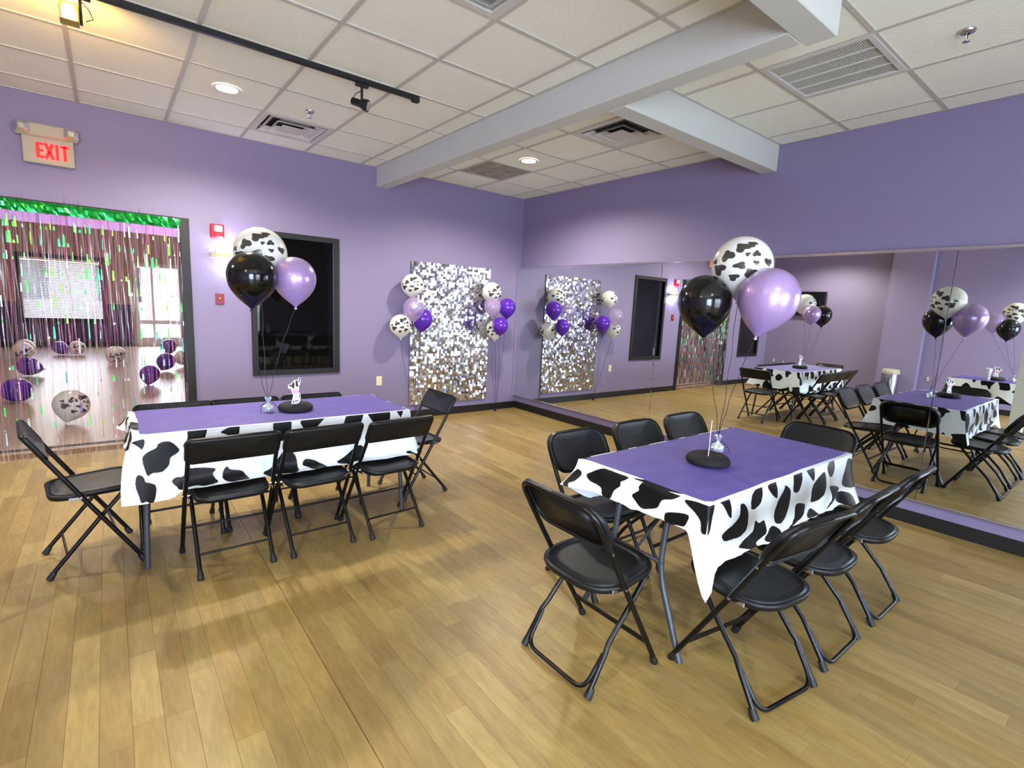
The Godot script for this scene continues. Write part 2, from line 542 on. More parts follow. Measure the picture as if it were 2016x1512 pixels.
func build_shell() -> void:
	var b := new_st()
	var top := H + 0.25
	for s in [[WX - 0.2, WIN3[0], 0.0, top], [WIN3[0], WIN3[1], 0.0, WIN3[2]], [WIN3[0], WIN3[1], WIN3[3], top], [WIN3[1], DOOR[0], 0.0, top], [DOOR[0], DOOR[1], DOOR[2], top],
			[DOOR[1], WIN1[0], 0.0, top], [WIN1[0], WIN1[1], 0.0, WIN1[2]], [WIN1[0], WIN1[1], WIN1[3], top], [WIN1[1], 0.2, 0.0, top]]:
		box(b, Vector3(s[0], s[2], -0.2), Vector3(s[1], s[3], 0.0))
	struct("wall_back", b, M.wall)
	struct("wall_right", bx(Vector3(0, 0, 0), Vector3(0.2, top, FZ + 0.2)), M.wall)
	struct("wall_left", bx(Vector3(WX - 0.2, 0, 0), Vector3(WX, top, FZ + 0.2)), M.wall)
	b = new_st()
	for s in [[WX, -7.1, 0.0, top], [-7.1, -4.7, 0.0, 0.2], [-7.1, -4.7, 2.4, top], [-4.7, -3.5, 0.0, top], [-3.5, -1.6, 2.35, top], [-1.6, 0.0, 0.0, top]]:
		box(b, Vector3(s[0], s[2], FZ), Vector3(s[1], s[3], FZ + 0.2))
	struct("wall_front", b, M.wall)
	struct("pilaster", bx(Vector3(WX, 0, 2.37), Vector3(WX + 0.16, top, 3.03)), M.wall)
	# black frame of the wide doorway
	b = new_st()
	box(b, Vector3(DOOR[1] - 0.02, 0, -0.2), Vector3(DOOR[1] + 0.06, DOOR[2] + 0.05, 0.022), 0.004)
	box(b, Vector3(DOOR[0] - 0.06, 0, -0.2), Vector3(DOOR[0] + 0.02, DOOR[2] + 0.05, 0.022), 0.004)
	box(b, Vector3(DOOR[0] + 0.02, DOOR[2] - 0.02, -0.2), Vector3(DOOR[1] - 0.02, DOOR[2] + 0.05, 0.022), 0.004)
	struct("door_1", b, M.black_paint)
	window_unit("window_1", WIN1)
	window_unit("window_2", WIN3)
	# window out of view behind the camera, lighting cloths and sequins
	b = new_st()
	for x in [-7.1, -5.93, -4.76]:
		box(b, Vector3(x, 0.2, FZ + 0.06), Vector3(x + 0.06, 2.4, FZ + 0.14), 0.003)
	for y in [0.2, 2.34]:
		box(b, Vector3(-7.1, y, FZ + 0.06), Vector3(-4.7, y + 0.06, FZ + 0.14), 0.003)
	var w := struct("window_3", b, M.black_paint)
	for x in [-7.04, -5.87]:
		part("pane", bx(Vector3(x, 0.26, FZ + 0.1), Vector3(x + 1.11, 2.34, FZ + 0.105)), M.clear_glass, w)
	b = new_st()
	for x in [-3.5, -2.58, -1.66]:
		box(b, Vector3(x, 0, FZ + 0.06), Vector3(x + 0.06, 2.35, FZ + 0.14), 0.003)
	for y in [0.0, 2.29]:
		box(b, Vector3(-3.5, y, FZ + 0.06), Vector3(-1.6, y + 0.06, FZ + 0.14), 0.003)
	w = struct("added_door_3", b, M.black_paint)  # added glass door out of view, the opening for the front fill
	for x in [-3.44, -2.52]:
		part("pane", bx(Vector3(x, 0.06, FZ + 0.1), Vector3(x + 0.86, 2.29, FZ + 0.105)), M.clear_glass, w)
	# skirting
	struct("baseboard_back", two(bx(Vector3(DOOR[1] + 0.06, 0, 0), Vector3(0, 0.1, 0.012), 0.003), Vector3(WX, 0, 0), Vector3(DOOR[0] - 0.06, 0.1, 0.012)), M.black_base)
	struct("baseboard_right", bx(Vector3(-0.012, 0, 0.012), Vector3(0, 0.1, FZ), 0.003), M.black_base)
	struct("baseboard_left", bx(Vector3(WX, 0, 0.012), Vector3(WX + 0.012, 0.1, FZ), 0.003), M.black_base)
	# narrow batten in the mirror corner and the channels that hold the mirrors
	struct("trim_1", bx(Vector3(-0.062, 0.19, 0), Vector3(0, 2.05, 0.012), 0.002), M.wall)
	var ch := new_st()
	box(ch, Vector3(-0.042, 2.038, 0.012), Vector3(0, 2.062, 7.4), 0.003)
	box(ch, Vector3(-0.04, 0.186, 0.012), Vector3(0, 0.2, 7.4), 0.002)
	struct("trim_2", ch, M.channel)
	var names := ["tall wall mirror beside the corner with the silver sequin panel", "middle wall mirror behind the purple table by the mirrors", "wall mirror furthest from the silver sequin panel, past the pale seam"]
	for k in 3:
		var z0 := 0.014 + 2.46 * k if k == 0 else 2.46 * k + 0.002
		tag(part(numbered("wall_mirror"), bx(Vector3(MX, 0.198, z0), Vector3(-0.004, 2.042, 2.46 * (k + 1) - 0.001), 0.0015), M.mirror, self), names[k], "mirror", "wall mirrors")
	# pale post that shows only in the mirror
	struct("column_1", bx(Vector3(-5.16, 0, 4.74), Vector3(-5.03, H, 4.88), 0.004), M.beam)

func two(st: SurfaceTool, lo: Vector3, hi: Vector3) -> SurfaceTool:
	box(st, lo, hi, 0.003)
	return st

func window_unit(called: String, w: Array) -> void:
	var f := new_st()
	var e := 0.058
	for s in [[w[0] - e, w[0], w[2] - e, w[3] + e], [w[1], w[1] + e, w[2] - e, w[3] + e], [w[0], w[1], w[2] - e, w[2]], [w[0], w[1], w[3], w[3] + e]]:
		box(f, Vector3(s[0], s[2], -0.03), Vector3(s[1], s[3], 0.02), 0.003)
	var o := struct(called, f, M.black_paint)
	var j := new_st()
	box(j, Vector3(w[1] - 0.012, w[2], -0.17), Vector3(w[1], w[3], -0.03))
	box(j, Vector3(w[0], w[2], -0.17), Vector3(w[0] + 0.012, w[3], -0.03))
	box(j, Vector3(w[0], w[3] - 0.012, -0.17), Vector3(w[1], w[3], -0.03))
	box(j, Vector3(w[0], w[2], -0.17), Vector3(w[1], w[2] + 0.012, -0.03))
	part("jamb", j, M.jamb, o)
	part("dark_backing", bx(Vector3(w[0], w[2], -0.19), Vector3(w[1], w[3], -0.17)), M.dark_inside, o)  # black sheet standing in for the unlit room behind
	part("pane", bx(Vector3(w[0], w[2], -0.022), Vector3(w[1], w[3], -0.018)), M.glass_dark, o)

# ---------------------------------------------------------------- ceiling
func build_ceiling() -> void:
	var c := struct("ceiling", bx(Vector3(WX - 0.2, H + 0.05, -0.2), Vector3(0.2, H + 0.25, FZ + 0.2)), M.tile)
	# three fields of tiles, parted by the beams: x0, x1, z0, z1, a line in x, a line in z
	tiles(c, WX, -2.215, 0.0, 4.63, -2.407, 0.376)
	tiles(c, -2.075, 0.0, 0.0, 3.42, -1.49, 0.61)
	tiles(c, -2.075, 0.0, 3.56, FZ, -1.49, 4.11)
	tiles(c, WX, -2.075, 4.77, FZ, -2.407, 5.25)
	struct("beam_main", bx(Vector3(-2.215, 2.80, 0), Vector3(-2.075, H + 0.05, 4.63), 0.004), M.beam)
	struct("beam_cross", bx(Vector3(-2.075, 2.797, 3.42), Vector3(0, H + 0.05, 3.56), 0.004), M.beam)
	struct("beam_end", bx(Vector3(WX, 2.80, 4.63), Vector3(-2.03, H + 0.05, 4.77), 0.004), M.beam)

func tiles(c: Node3D, x0: float, x1: float, z0: float, z1: float, lx: float, lz: float) -> void:
	var T := 0.6126
	var xs := lines(x0, x1, lx, T)
	var zs := lines(z0, z1, lz, T)
	var bw := 0.012
	for i in xs.size() - 1:
		for j in zs.size() - 1:
			var a := Vector3(xs[i], 0, zs[j])
			var b := Vector3(xs[i + 1], 0, zs[j + 1])
			var mid := (a + b) / 2.0
			var is_vent := false
			for v in [Vector3(-3.33, 0, 0.68), Vector3(-3.33, 0, 3.73), Vector3(-1.18, 0, 2.75), Vector3(-1.18, 0, 4.42)]:
				if absf(mid.x - v.x) < 0.2 and absf(mid.z - v.z) < 0.2:
					is_vent = true
			if is_vent or b.x - a.x < 0.04 or b.z - a.z < 0.04:
				continue
			var dirty := absf(mid.x + 1.18) < 0.2 and absf(mid.z - 0.92) < 0.2
			part("ceiling_tile", bx(Vector3(a.x + 0.004, H + 0.006 + rng.randf() * 0.002, a.z + 0.004), Vector3(b.x - 0.004, H + 0.022, b.z - 0.004), 0.003), M.tile_old if dirty else M.tile, c)
	for k in range(1, xs.size() - 1):
		part("grid_bar", bx(Vector3(xs[k] - bw, H - 0.001, z0), Vector3(xs[k] + bw, H + 0.05, z1)), M.tbar, c)
	for k in range(1, zs.size() - 1):
		part("grid_bar", bx(Vector3(x0, H, zs[k] - bw), Vector3(x1, H + 0.05, zs[k] + bw)), M.tbar, c)
	var e := new_st()
	for s in [[x0, x0 + 0.02, z0, z1], [x1 - 0.02, x1, z0, z1], [x0, x1, z0, z0 + 0.02], [x0, x1, z1 - 0.02, z1]]:
		box(e, Vector3(s[0], H + 0.002, s[2]), Vector3(s[1], H + 0.05, s[3]))
	part("edge_angle", e, M.tbar, c)

func lines(a: float, b: float, at: float, step: float) -> Array:
	var out := [a]
	var p := at - step * floorf((at - a) / step)
	while p < b - 0.005:
		if p > a + 0.005:
			out.append(p)
		p += step
	out.append(b)
	return out

# ---------------------------------------------------------------- floor of printed wood strips in rolls
func build_floor() -> void:
	var f := struct("floor", bx(Vector3(WX - 0.2, -0.12, -0.2), Vector3(0.2, -0.003, FZ + 0.2)), M.floor_under)
	var rows := []
	for roll_x in [-8.291, -6.209, -4.127, -2.045]:
		for k in 23:
			var xa: float = roll_x + 0.0008 + k * (2.082 / 23.0)
			rows.append([xa + (0.0012 if k == 0 else 0.00025), xa + 2.082 / 23.0 - (0.0014 if k == 22 else 0.00025)])
	var all := []
	for r in rows:
		if r[1] < WX or r[0] > 0.0:
			continue
		var z := -0.05 - rng.randf() * 0.6
		while z < FZ:
			var len: float = [0.42, 0.56, 0.7, 0.9][rng.randi() % 4]
			var za := maxf(z, 0.0)
			var zb := minf(z + len, FZ)
			var tone := rng.randi() % 6
			if zb - za > 0.03:
				var mid := Vector3((r[0] + r[1]) / 2.0, 0, (za + zb) / 2.0)
				var d := mid - eye
				var fw := d.dot(ahead)
				var seen := fw > 0.6 and absf(d.dot(Vector3(cos(0.6708), 0, sin(0.6708)))) < fw * 1.05
				all.append([fw if seen else 100.0 + fw, maxf(r[0], WX), minf(r[1], 0.0), za, zb, tone])
			z += len
	all.sort_custom(func(a, b): return a[0] < b[0])
	var rest := new_st()
	for k in all.size():
		var a = all[k]
		if k < 300:
			var st := new_st()
			strip(st, a)
			part("plank", st, M.planks[a[5]], f)
		else:
			rest.set_color(M.planks[a[5]].albedo_color.srgb_to_linear())
			strip(rest, a)
	var m: StandardMaterial3D = M.planks[0].duplicate()
	m.albedo_color = Color.WHITE
	m.vertex_color_use_as_albedo = true
	part("plank", rest, m, f).set_meta("kind", "stuff")

func strip(st: SurfaceTool, a: Array) -> void:
	var lo := Vector3(a[1], -0.0025, a[3] + 0.0002)
	var hi := Vector3(a[2], 0.0, a[4] - 0.0002)
	var m := (lo + hi) / 2.0
	var t := 0.0003
	st.set_smooth_group(-1)
	var p := [Vector3(lo.x + t, 0, lo.z + t), Vector3(hi.x - t, 0, lo.z + t), Vector3(hi.x - t, 0, hi.z - t), Vector3(lo.x + t, 0, hi.z - t)]
	var q := [Vector3(lo.x, -0.0006, lo.z), Vector3(hi.x, -0.0006, lo.z), Vector3(hi.x, -0.0006, hi.z), Vector3(lo.x, -0.0006, hi.z)]
	quad(st, p[0], p[1], p[2], p[3], m - Vector3(0, 1, 0))
	for k in 4:
		quad(st, p[k], p[(k + 1) % 4], q[(k + 1) % 4], q[k], m - Vector3(0, 0.5, 0))

# ---------------------------------------------------------------- lobby behind the doorway
func build_lobby() -> void:
	var Z := -10.88
	struct("floor_lobby", bx(Vector3(-8.4, -0.12, Z - 0.2), Vector3(-2.4, 0.0, -0.2)), M.lobby_floor)
	struct("trim_3", bx(Vector3(DOOR[0] + 0.02, 0.0, -0.36), Vector3(DOOR[1] - 0.02, 0.006, -0.3), 0.002), M.black_base)
	struct("ceiling_lobby", bx(Vector3(-8.4, 3.1, Z - 0.2), Vector3(-2.4, 3.25, -0.2)), M.tile)
	struct("wall_lobby_left", bx(Vector3(-8.4, 0, Z), Vector3(-8.2, 3.1, -0.2)), M.lobby_wall)
	struct("wall_lobby_right", bx(Vector3(-2.6, 0, Z), Vector3(-2.4, 3.1, -0.2)), M.lobby_wall)
	var b := new_st()
	for s in [[-8.2, -6.36, 0.0, 3.1], [-6.36, -4.84, 0.0, 0.68], [-6.36, -4.84, 2.15, 3.1], [-4.84, -4.2, 0.0, 3.1], [-4.2, -3.1, 2.18, 3.1], [-3.1, -2.6, 0.0, 3.1]]:
		box(b, Vector3(s[0], s[2], Z - 0.2), Vector3(s[1], s[3], Z))
	struct("wall_lobby_back", b, M.lobby_wall)
	b = new_st()
	for s in [[-8.2, -6.42, 1.08], [-6.42, -4.78, 0.6], [-4.78, -4.26, 1.08]]:
		box(b, Vector3(s[0], 0.1, Z), Vector3(s[1], s[2], Z + 0.02))
	struct("wall_lobby_panel", b, M.lobby_low)
	b = new_st()
	box(b, Vector3(-8.2, 0, Z), Vector3(-4.26, 0.12, Z + 0.03))
	struct("baseboard_lobby", b, M.black_base)
	# window with closed-up blinds
	var f := new_st()
	for s in [[-6.43, -6.33, 0.6, 2.23], [-4.87, -4.77, 0.6, 2.23], [-6.33, -4.87, 0.6, 0.7], [-6.33, -4.87, 2.13, 2.23]]:
		box(f, Vector3(s[0], s[2], Z - 0.1), Vector3(s[1], s[3], Z + 0.04), 0.004)
	var w := struct("window_4", f, M.black_paint)
	part("pane", bx(Vector3(-6.33, 0.7, Z - 0.09), Vector3(-4.87, 2.13, Z - 0.085)), M.clear_glass, w)
	var t := thing("window_blind", "white horizontal slat blind on the far lobby window, behind the foil fringe", "blind", Vector3(-5.6, 0.72, Z + 0.02))
	part("head_rail", bx(Vector3(-0.72, 1.36, -0.02), Vector3(0.72, 1.41, 0.03), 0.004), M.blind, t)
	for k in 34:
		var sl := new_st()
		box(sl, Vector3(-0.72, -0.0012, -0.019), Vector3(0.72, 0.0012, 0.019), 0.0, Transform3D(Basis(Vector3.RIGHT, deg_to_rad(42)), Vector3(0, 0.02 + k * 0.0395, 0.004)))
		part("slat", sl, M.blind, t)
	# glass door to the street
	f = new_st()
	for s in [[-4.2, -4.1, 0.0, 2.18], [-3.2, -3.1, 0.0, 2.18], [-4.1, -3.2, 2.08, 2.18], [-4.1, -3.2, 0.0, 0.22], [-4.1, -3.2, 0.58, 0.68]]:
		box(f, Vector3(s[0], s[2], Z - 0.12), Vector3(s[1], s[3], Z - 0.06), 0.004)
	box(f, Vector3(-3.82, 0.22, Z - 0.11), Vector3(-3.77, 2.1, Z - 0.07), 0.003)
	var d := struct("door_2", f, M.white)
	part("pane", bx(Vector3(-4.1, 0.68, Z - 0.095), Vector3(-3.2, 2.08, Z - 0.09)), M.clear_glass, d)
	part("pane", bx(Vector3(-4.1, 0.22, Z - 0.095), Vector3(-3.2, 0.58, Z - 0.09)), M.clear_glass, d)
	# the street outside
	struct("pavement", bx(Vector3(-20, -0.3, -30), Vector3(12, -0.05, Z - 0.25)), M.pavement)
	var house := thing("brick_building", "sunlit brick building across the street seen through the lobby door", "building", Vector3(-4, -0.05, -26))
	part("wall", bx(Vector3(-9, 0, -0.5), Vector3(9, 3.4, 0), 0.02), M.brickwork, house)
	part("parapet", bx(Vector3(-9.1, 3.4, -0.6), Vector3(9.1, 3.7, 0.1), 0.02), M.white, house)
	for k in 5:
		part("window", bx(Vector3(-8 + k * 3.4, 0.9, 0), Vector3(-6.2 + k * 3.4, 2.6, 0.05), 0.01), M.glass_dark, house)
	# lamps added to brighten the lobby, out of sight above the door head
	for z in [-2.6, -6.4]:
		var l := thing("added_lobby_light", "added round ceiling light brightening the lobby nearer the %s" % ("foil fringe doorway" if z > -4 else "glass street door"), "light", Vector3(-5.2, 3.1, z))
		var st := new_st()
		lathe(st, [Vector2(0.0, -0.05), Vector2(0.14, -0.045), Vector2(0.17, -0.02), Vector2(0.17, 0.0)], 24)
		part("diffuser", st, M.lamp_white, l)
		spot(l, Vector3(0, -0.07, 0), Vector3(0, -1, 0), 85, rgb(255, 236, 214), 1.6, 0.15)
	fringe_curtain()

func fringe_curtain() -> void:
	var x0: float = DOOR[0] - 0.03
	var x1: float = DOOR[1] - 0.015
	var t := thing("foil_fringe_curtain", "iridescent foil fringe curtain with green header filling the black doorway", "curtain", Vector3(0, 0, 0))
	# header: a crinkled folded band of green foil taped over the top of the frame
	var g := new_st()
	g.set_smooth_group(-1)
	var n := 90
	var prev := []
	for k in n + 1:
		var x := lerpf(x0, x1, float(k) / n)
		var col := [Vector3(x, 2.168 + rng.randf_range(-0.003, 0.003), 0.024), Vector3(x, 2.14, 0.034 + rng.randf_range(-0.005, 0.006)), Vector3(x, 2.105, 0.032 + rng.randf_range(-0.006, 0.006)), Vector3(x, 2.078 + rng.randf_range(-0.004, 0.004), 0.026)]
		if k > 0:
			for j in 3:
				quad(g, prev[j], col[j], col[j + 1], prev[j + 1], Vector3(x, col[j].y, -1))
		prev = col
	part("header", g, M.foil_green, t)
	var h := new_st()
	box(h, Vector3(x0, 2.0, 0.016), Vector3(x1, 2.085, 0.019))
	part("folded_band", h, M.fringe_head, t)
	# the strands, thin twisting ribbons of film
	var clear := new_st()
	var pink := new_st()
	var glints := new_st()
	for st in [clear, pink, glints]:
		st.set_smooth_group(-1)
	var cols := [rgb(90, 255, 110), rgb(140, 255, 130), rgb(80, 245, 170), rgb(210, 250, 245), rgb(180, 250, 110), rgb(235, 225, 240), rgb(90, 200, 220), rgb(150, 130, 230)]  # reflected glints put into strand pieces as bright colours
	var count := 230
	for k in count:
		var x := lerpf(x0 + 0.01, x1 - 0.01, (k + rng.randf()) / count)
		var z := 0.012 + rng.randf() * 0.022
		var wd := rng.randf_range(0.003, 0.0048)
		var ang := rng.randf_range(-0.9, 0.9)
		var dr := rng.randf_range(-0.03, 0.03)
		var ym := 0.012 if rng.randf() < 0.8 else rng.randf_range(0.05, 0.5)
		var is_pink := rng.randf() < 0.16
		var y := 2.08
		var pa := Vector3.ZERO
		var pb := Vector3.ZERO
		var first := true
		while y >= ym:
			var f := (2.08 - y) / 2.08
			var c := Vector3(x + dr * f + 0.006 * sin(y * 7.0 + k), y, z + 0.02 * f * sin(k * 1.7))
			var s := Vector3(cos(ang), 0, sin(ang)) * wd
			if not first:
				quad(pink if is_pink else clear, pa, pb, c + s, c - s, c - Vector3(0, 0, 1))
				var p_g := 0.05 + 0.09 * clampf((y - 0.9) / 1.0, 0, 1)
				if rng.randf() < p_g:
					var col: Color = cols[rng.randi() % (5 if y > 1.0 else 8)]
					glints.set_color(col.srgb_to_linear())
					var off := Vector3(0, 0, 0.004)
					var ln := rng.randf_range(0.015, 0.11) * (1.6 if rng.randf() < 0.15 else 1.0)
					var tw := rng.randf_range(-0.5, 0.5)
					var e := Vector3(cos(tw), 0, sin(tw)) * wd * rng.randf_range(1.0, 2.2)
					quad(glints, c - e + off, c + e + off, c + e * 0.7 + off + Vector3(0, ln, 0), c - e * 0.7 + off + Vector3(0, ln, 0.006), c - Vector3(0, 0, 1))
			if rng.randf() < 0.3:
				glints.set_color([rgb(40, 110, 120), rgb(60, 70, 130), rgb(170, 190, 200), rgb(30, 60, 60), rgb(90, 190, 160), rgb(120, 120, 170)][rng.randi() % 6].srgb_to_linear())  # teal and silver sheen towards the mirrors, set as colour
				var e3 := Vector3(0.06, 0, 1).normalized() * rng.randf_range(0.003, 0.007)
				var l3 := Vector3(0, rng.randf_range(0.03, 0.16), 0)
				quad(glints, c - e3, c + e3, c + e3 + l3, c - e3 + l3, c - Vector3(1, 0, 0))
			pa = c - s
			pb = c + s
			first = false
			ang += rng.randf_range(-0.6, 0.6)
			y -= 0.13
		if ym < 0.02:   # the end lies on the floor
			var e2 := pa.lerp(pb, 0.5)
			quad(clear, pa, pb, Vector3(pb.x + dr, 0.004, e2.z + 0.06), Vector3(pa.x + dr, 0.004, e2.z + 0.06), e2 - Vector3(0, 1, 0))
	part("fringe", clear, M.film_clear, t).set_meta("kind", "stuff")
	part("fringe", pink, M.film_pink, t).set_meta("kind", "stuff")
	part("painted_glint", glints, M.glint, t).set_meta("kind", "stuff")

# ---------------------------------------------------------------- things on the walls
func build_wall_things() -> void:
	# exit sign with emergency lamps
	var t := thing("exit_sign", "white exit sign with lit red letters and two emergency lamps above doorway", "exit sign", Vector3(-5.06, 2.47, 0.0))
	part("housing", bx(Vector3(-0.16, 0.0, 0), Vector3(0.16, 0.215, 0.05), 0.006), M.tan_case, t)
	part("lamp_bar", bx(Vector3(-0.2, 0.205, 0), Vector3(0.195, 0.31, 0.075), 0.012), M.tan_case, t)
	for s in [-1, 1]:
		var st := new_st()
		var c := Vector3(s * 0.15, 0.257, 0.085)
		box(st, c - Vector3(0.047, 0.047, 0.03), c + Vector3(0.047, 0.047, 0.03), 0.02)
		box(st, c + Vector3(-0.03, -0.03, 0.0), c + Vector3(0.03, 0.03, 0.042), 0.012)
		part("emergency_lamp", st, M.lens, t)
	var E := new_st()
	for s in [[-0.078, -0.055, 0.045, 0.165], [-0.055, -0.03, 0.045, 0.065], [-0.055, -0.034, 0.096, 0.114], [-0.055, -0.03, 0.145, 0.165]]:
		box(E, Vector3(s[0], s[2], 0.05), Vector3(s[1], s[3], 0.054))
	part("letter", E, M.exit_red, t)
	var X := new_st()
	for s in [-1, 1]:
		box(X, Vector3(-0.011, -0.065, -0.002), Vector3(0.011, 0.065, 0.002), 0.0, Transform3D(Basis(Vector3(0, 0, 1), s * 0.36), Vector3(0.004, 0.105, 0.0525)))
	part("letter", X, M.exit_red, t)
	part("letter", bx(Vector3(0.042, 0.045, 0.05), Vector3(0.062, 0.165, 0.054)), M.exit_red, t)
	var T := bx(Vector3(0.09, 0.045, 0.05), Vector3(0.111, 0.165, 0.054))
	box(T, Vector3(0.074, 0.145, 0.05), Vector3(0.128, 0.165, 0.054))
	part("letter", T, M.exit_red, t)
	omni(t, Vector3(0.02, 0.1, 0.12), rgb(255, 30, 30), 0.003, 0.04)
	# fire alarm and pull station
	t = thing("fire_alarm", "red fire alarm with white strobe above the wall sconce", "fire alarm", Vector3(-3.865, 2.028, 0))
	part("body", bx(Vector3(-0.06, 0, 0), Vector3(0.06, 0.132, 0.045), 0.008), M.red, t)
	part("horn_cover", bx(Vector3(-0.03, 0.01, 0.045), Vector3(0.045, 0.055, 0.062), 0.006), M.red, t)
	part("strobe", bx(Vector3(-0.028, 0.058, 0.045), Vector3(0.042, 0.118, 0.066), 0.008), M.white, t)
	t = thing("fire_alarm_switch", "small dark red key switch plate under the wall sconce", "switch", Vector3(-3.86, 1.383, 0))
	part("plate", bx(Vector3(-0.038, 0, 0), Vector3(0.038, 0.112, 0.012), 0.003), M.dark_red, t)
	var k := new_st()
	lathe(k, [Vector2(0.011, 0), Vector2(0.011, 0.008), Vector2(0.008, 0.011), Vector2(0, 0.011)], 16, Transform3D(Basis(Vector3.RIGHT, PI / 2), Vector3(0, 0.056, 0.012)))
	part("key_switch", k, M.brass, t)
	# sconce
	t = thing("wall_sconce", "white louvred wall sconce shining up and down beside the dark window", "sconce", Vector3(-3.78, 1.80, 0))
	part("back_plate", bx(Vector3(-0.1, 0.02, 0), Vector3(0.1, 0.12, 0.015), 0.003), M.white, t)
	for s in [[0.045, 0.088, 0.16, 0.1], [0.112, 0.12, 0.165, 0.09], [0.026, 0.034, 0.155, 0.09], [0.004, 0.011, 0.14, 0.08]]:
		var st := new_st()
		var rings := []
		for i in 13:
			var a := deg_to_rad(lerpf(-90, 90, i / 12.0))
			var p := Vector3(sin(a) * s[2], 0, cos(a) * s[3] + 0.004)
			rings.append([p + Vector3(0, s[0], 0), p + Vector3(0, s[1], 0), p * 0.965 + Vector3(0, s[1], 0), p * 0.965 + Vector3(0, s[0], 0)])
		loft(st, rings, true, false)
		part("louvre", st, M.tan_case if s[0] == 0.045 else M.white, t)
	for y in [0.097, 0.036]:
		var lt := new_st()
		box(lt, Vector3(-0.09, y - 0.005, 0.03), Vector3(0.09, y + 0.005, 0.05), 0.004)
		part("lamp", lt, M.lamp_cool, t)
	omni(t, Vector3(0, 0.15, 0.055), rgb(205, 205, 255), 0.1, 0.04)
	omni(t, Vector3(0, -0.03, 0.055), rgb(205, 205, 255), 0.08, 0.04)
	# outlets
	outlet(Vector3(-2.163, 0.457, 0), 0.0, "cream wall outlet beside the silver sequin panel", M.cream)
	outlet(Vector3(WX, 0.48, 0.23), 90.0, "purple painted outlet under the wall screen, nearer the corner", M.wall)
	outlet(Vector3(WX, 0.45, 0.46), 90.0, "purple painted outlet under the wall screen, further from the corner", M.wall)
	outlet(Vector3(WX, 0.44, 3.19), 90.0, "purple painted outlet beside the pilaster and steel bin", M.wall)
	# wall screen
	t = thing("wall_screen", "black flat screen on the wall opposite the mirrors", "television", Vector3(WX, 1.62, 0.76))
	part("bracket", bx(Vector3(0, 0.1, -0.15), Vector3(0.05, 0.42, 0.15), 0.004), M.black_paint, t)
	part("casing", bx(Vector3(0.045, 0, -0.46), Vector3(0.09, 0.53, 0.46), 0.008), M.black_paint, t)
	part("screen", bx(Vector3(0.09, 0.02, -0.445), Vector3(0.0915, 0.515, 0.445)), M.screen, t)
	var cab := new_st()
	tube(cab, [Vector3(0.02, 0.1, 0.12), Vector3(0.02, 0.0, 0.12), Vector3(0.015, -0.16, 0.125)], 0.007, 6)
	part("cable", cab, M.black_paint, t)
	# steel bin
	t = thing("trash_bin", "brushed steel cylinder trash bin standing before the pilaster", "bin", Vector3(-7.3, 0, 2.7))
	var bn := new_st()
	lathe(bn, [Vector2(0.0, 0.005), Vector2(0.135, 0.005), Vector2(0.14, 0.02), Vector2(0.142, 0.55), Vector2(0.138, 0.56)], 32)
	part("body", bn, M.bin, t)
	bn = new_st()
	lathe(bn, [Vector2(0.146, 0.555), Vector2(0.148, 0.6), Vector2(0.13, 0.645), Vector2(0.09, 0.65), Vector2(0.085, 0.62), Vector2(0.0, 0.61)], 32)
	part("lid", bn, M.tan_case, t)
	# sequin panel
	t = thing("sequin_panel", "silver shimmer panel of hanging square sequins on the purple wall", "backdrop", Vector3(-1.155, 0.18, 0))
	var bk := new_st()
	box(bk, Vector3(-0.605, 0.0, 0.003), Vector3(0.605, 1.82, 0.012))
	part("backing", bk, M.sequin_back, t)
	var sq := new_st()
	sq.set_smooth_group(-1)
	var nx := 40
	var ny := 58
	for i in nx:
		for j in ny:
			var c := Vector3(-0.605 + 1.21 * (i + 0.5) / nx, 1.82 * (j + 0.5) / ny + rng.randf_range(-0.003, 0.003), 0.021)
			var ry := rng.randfn(0.0, 0.09)
			var rx := rng.randfn(0.02, 0.10)
			var bs := Basis(Vector3.UP, ry) * Basis(Vector3.RIGHT, rx) * Basis(Vector3(0, 0, 1), rng.randfn(0, 0.05))
			var hw := 0.0142
			var hh := 0.0158
			quad(sq, c + bs * Vector3(-hw, -hh, 0), c + bs * Vector3(hw, -hh, 0), c + bs * Vector3(hw, hh, 0), c + bs * Vector3(-hw, hh, 0), c - Vector3(0, 0, 1))
	part("sequin", sq, M.sequin, t).set_meta("kind", "stuff")

func outlet(at: Vector3, turn: float, label: String, m: Material) -> void:
	var t := thing("wall_outlet", label, "outlet", at, turn, "wall outlets")
	part("plate", bx(Vector3(-0.036, 0, 0), Vector3(0.036, 0.116, 0.007), 0.003), m, t)
	for y in [0.036, 0.08]:
		part("socket", bx(Vector3(-0.017, y - 0.015, 0.007), Vector3(0.017, y + 0.015, 0.0095), 0.002), M.cream, t)

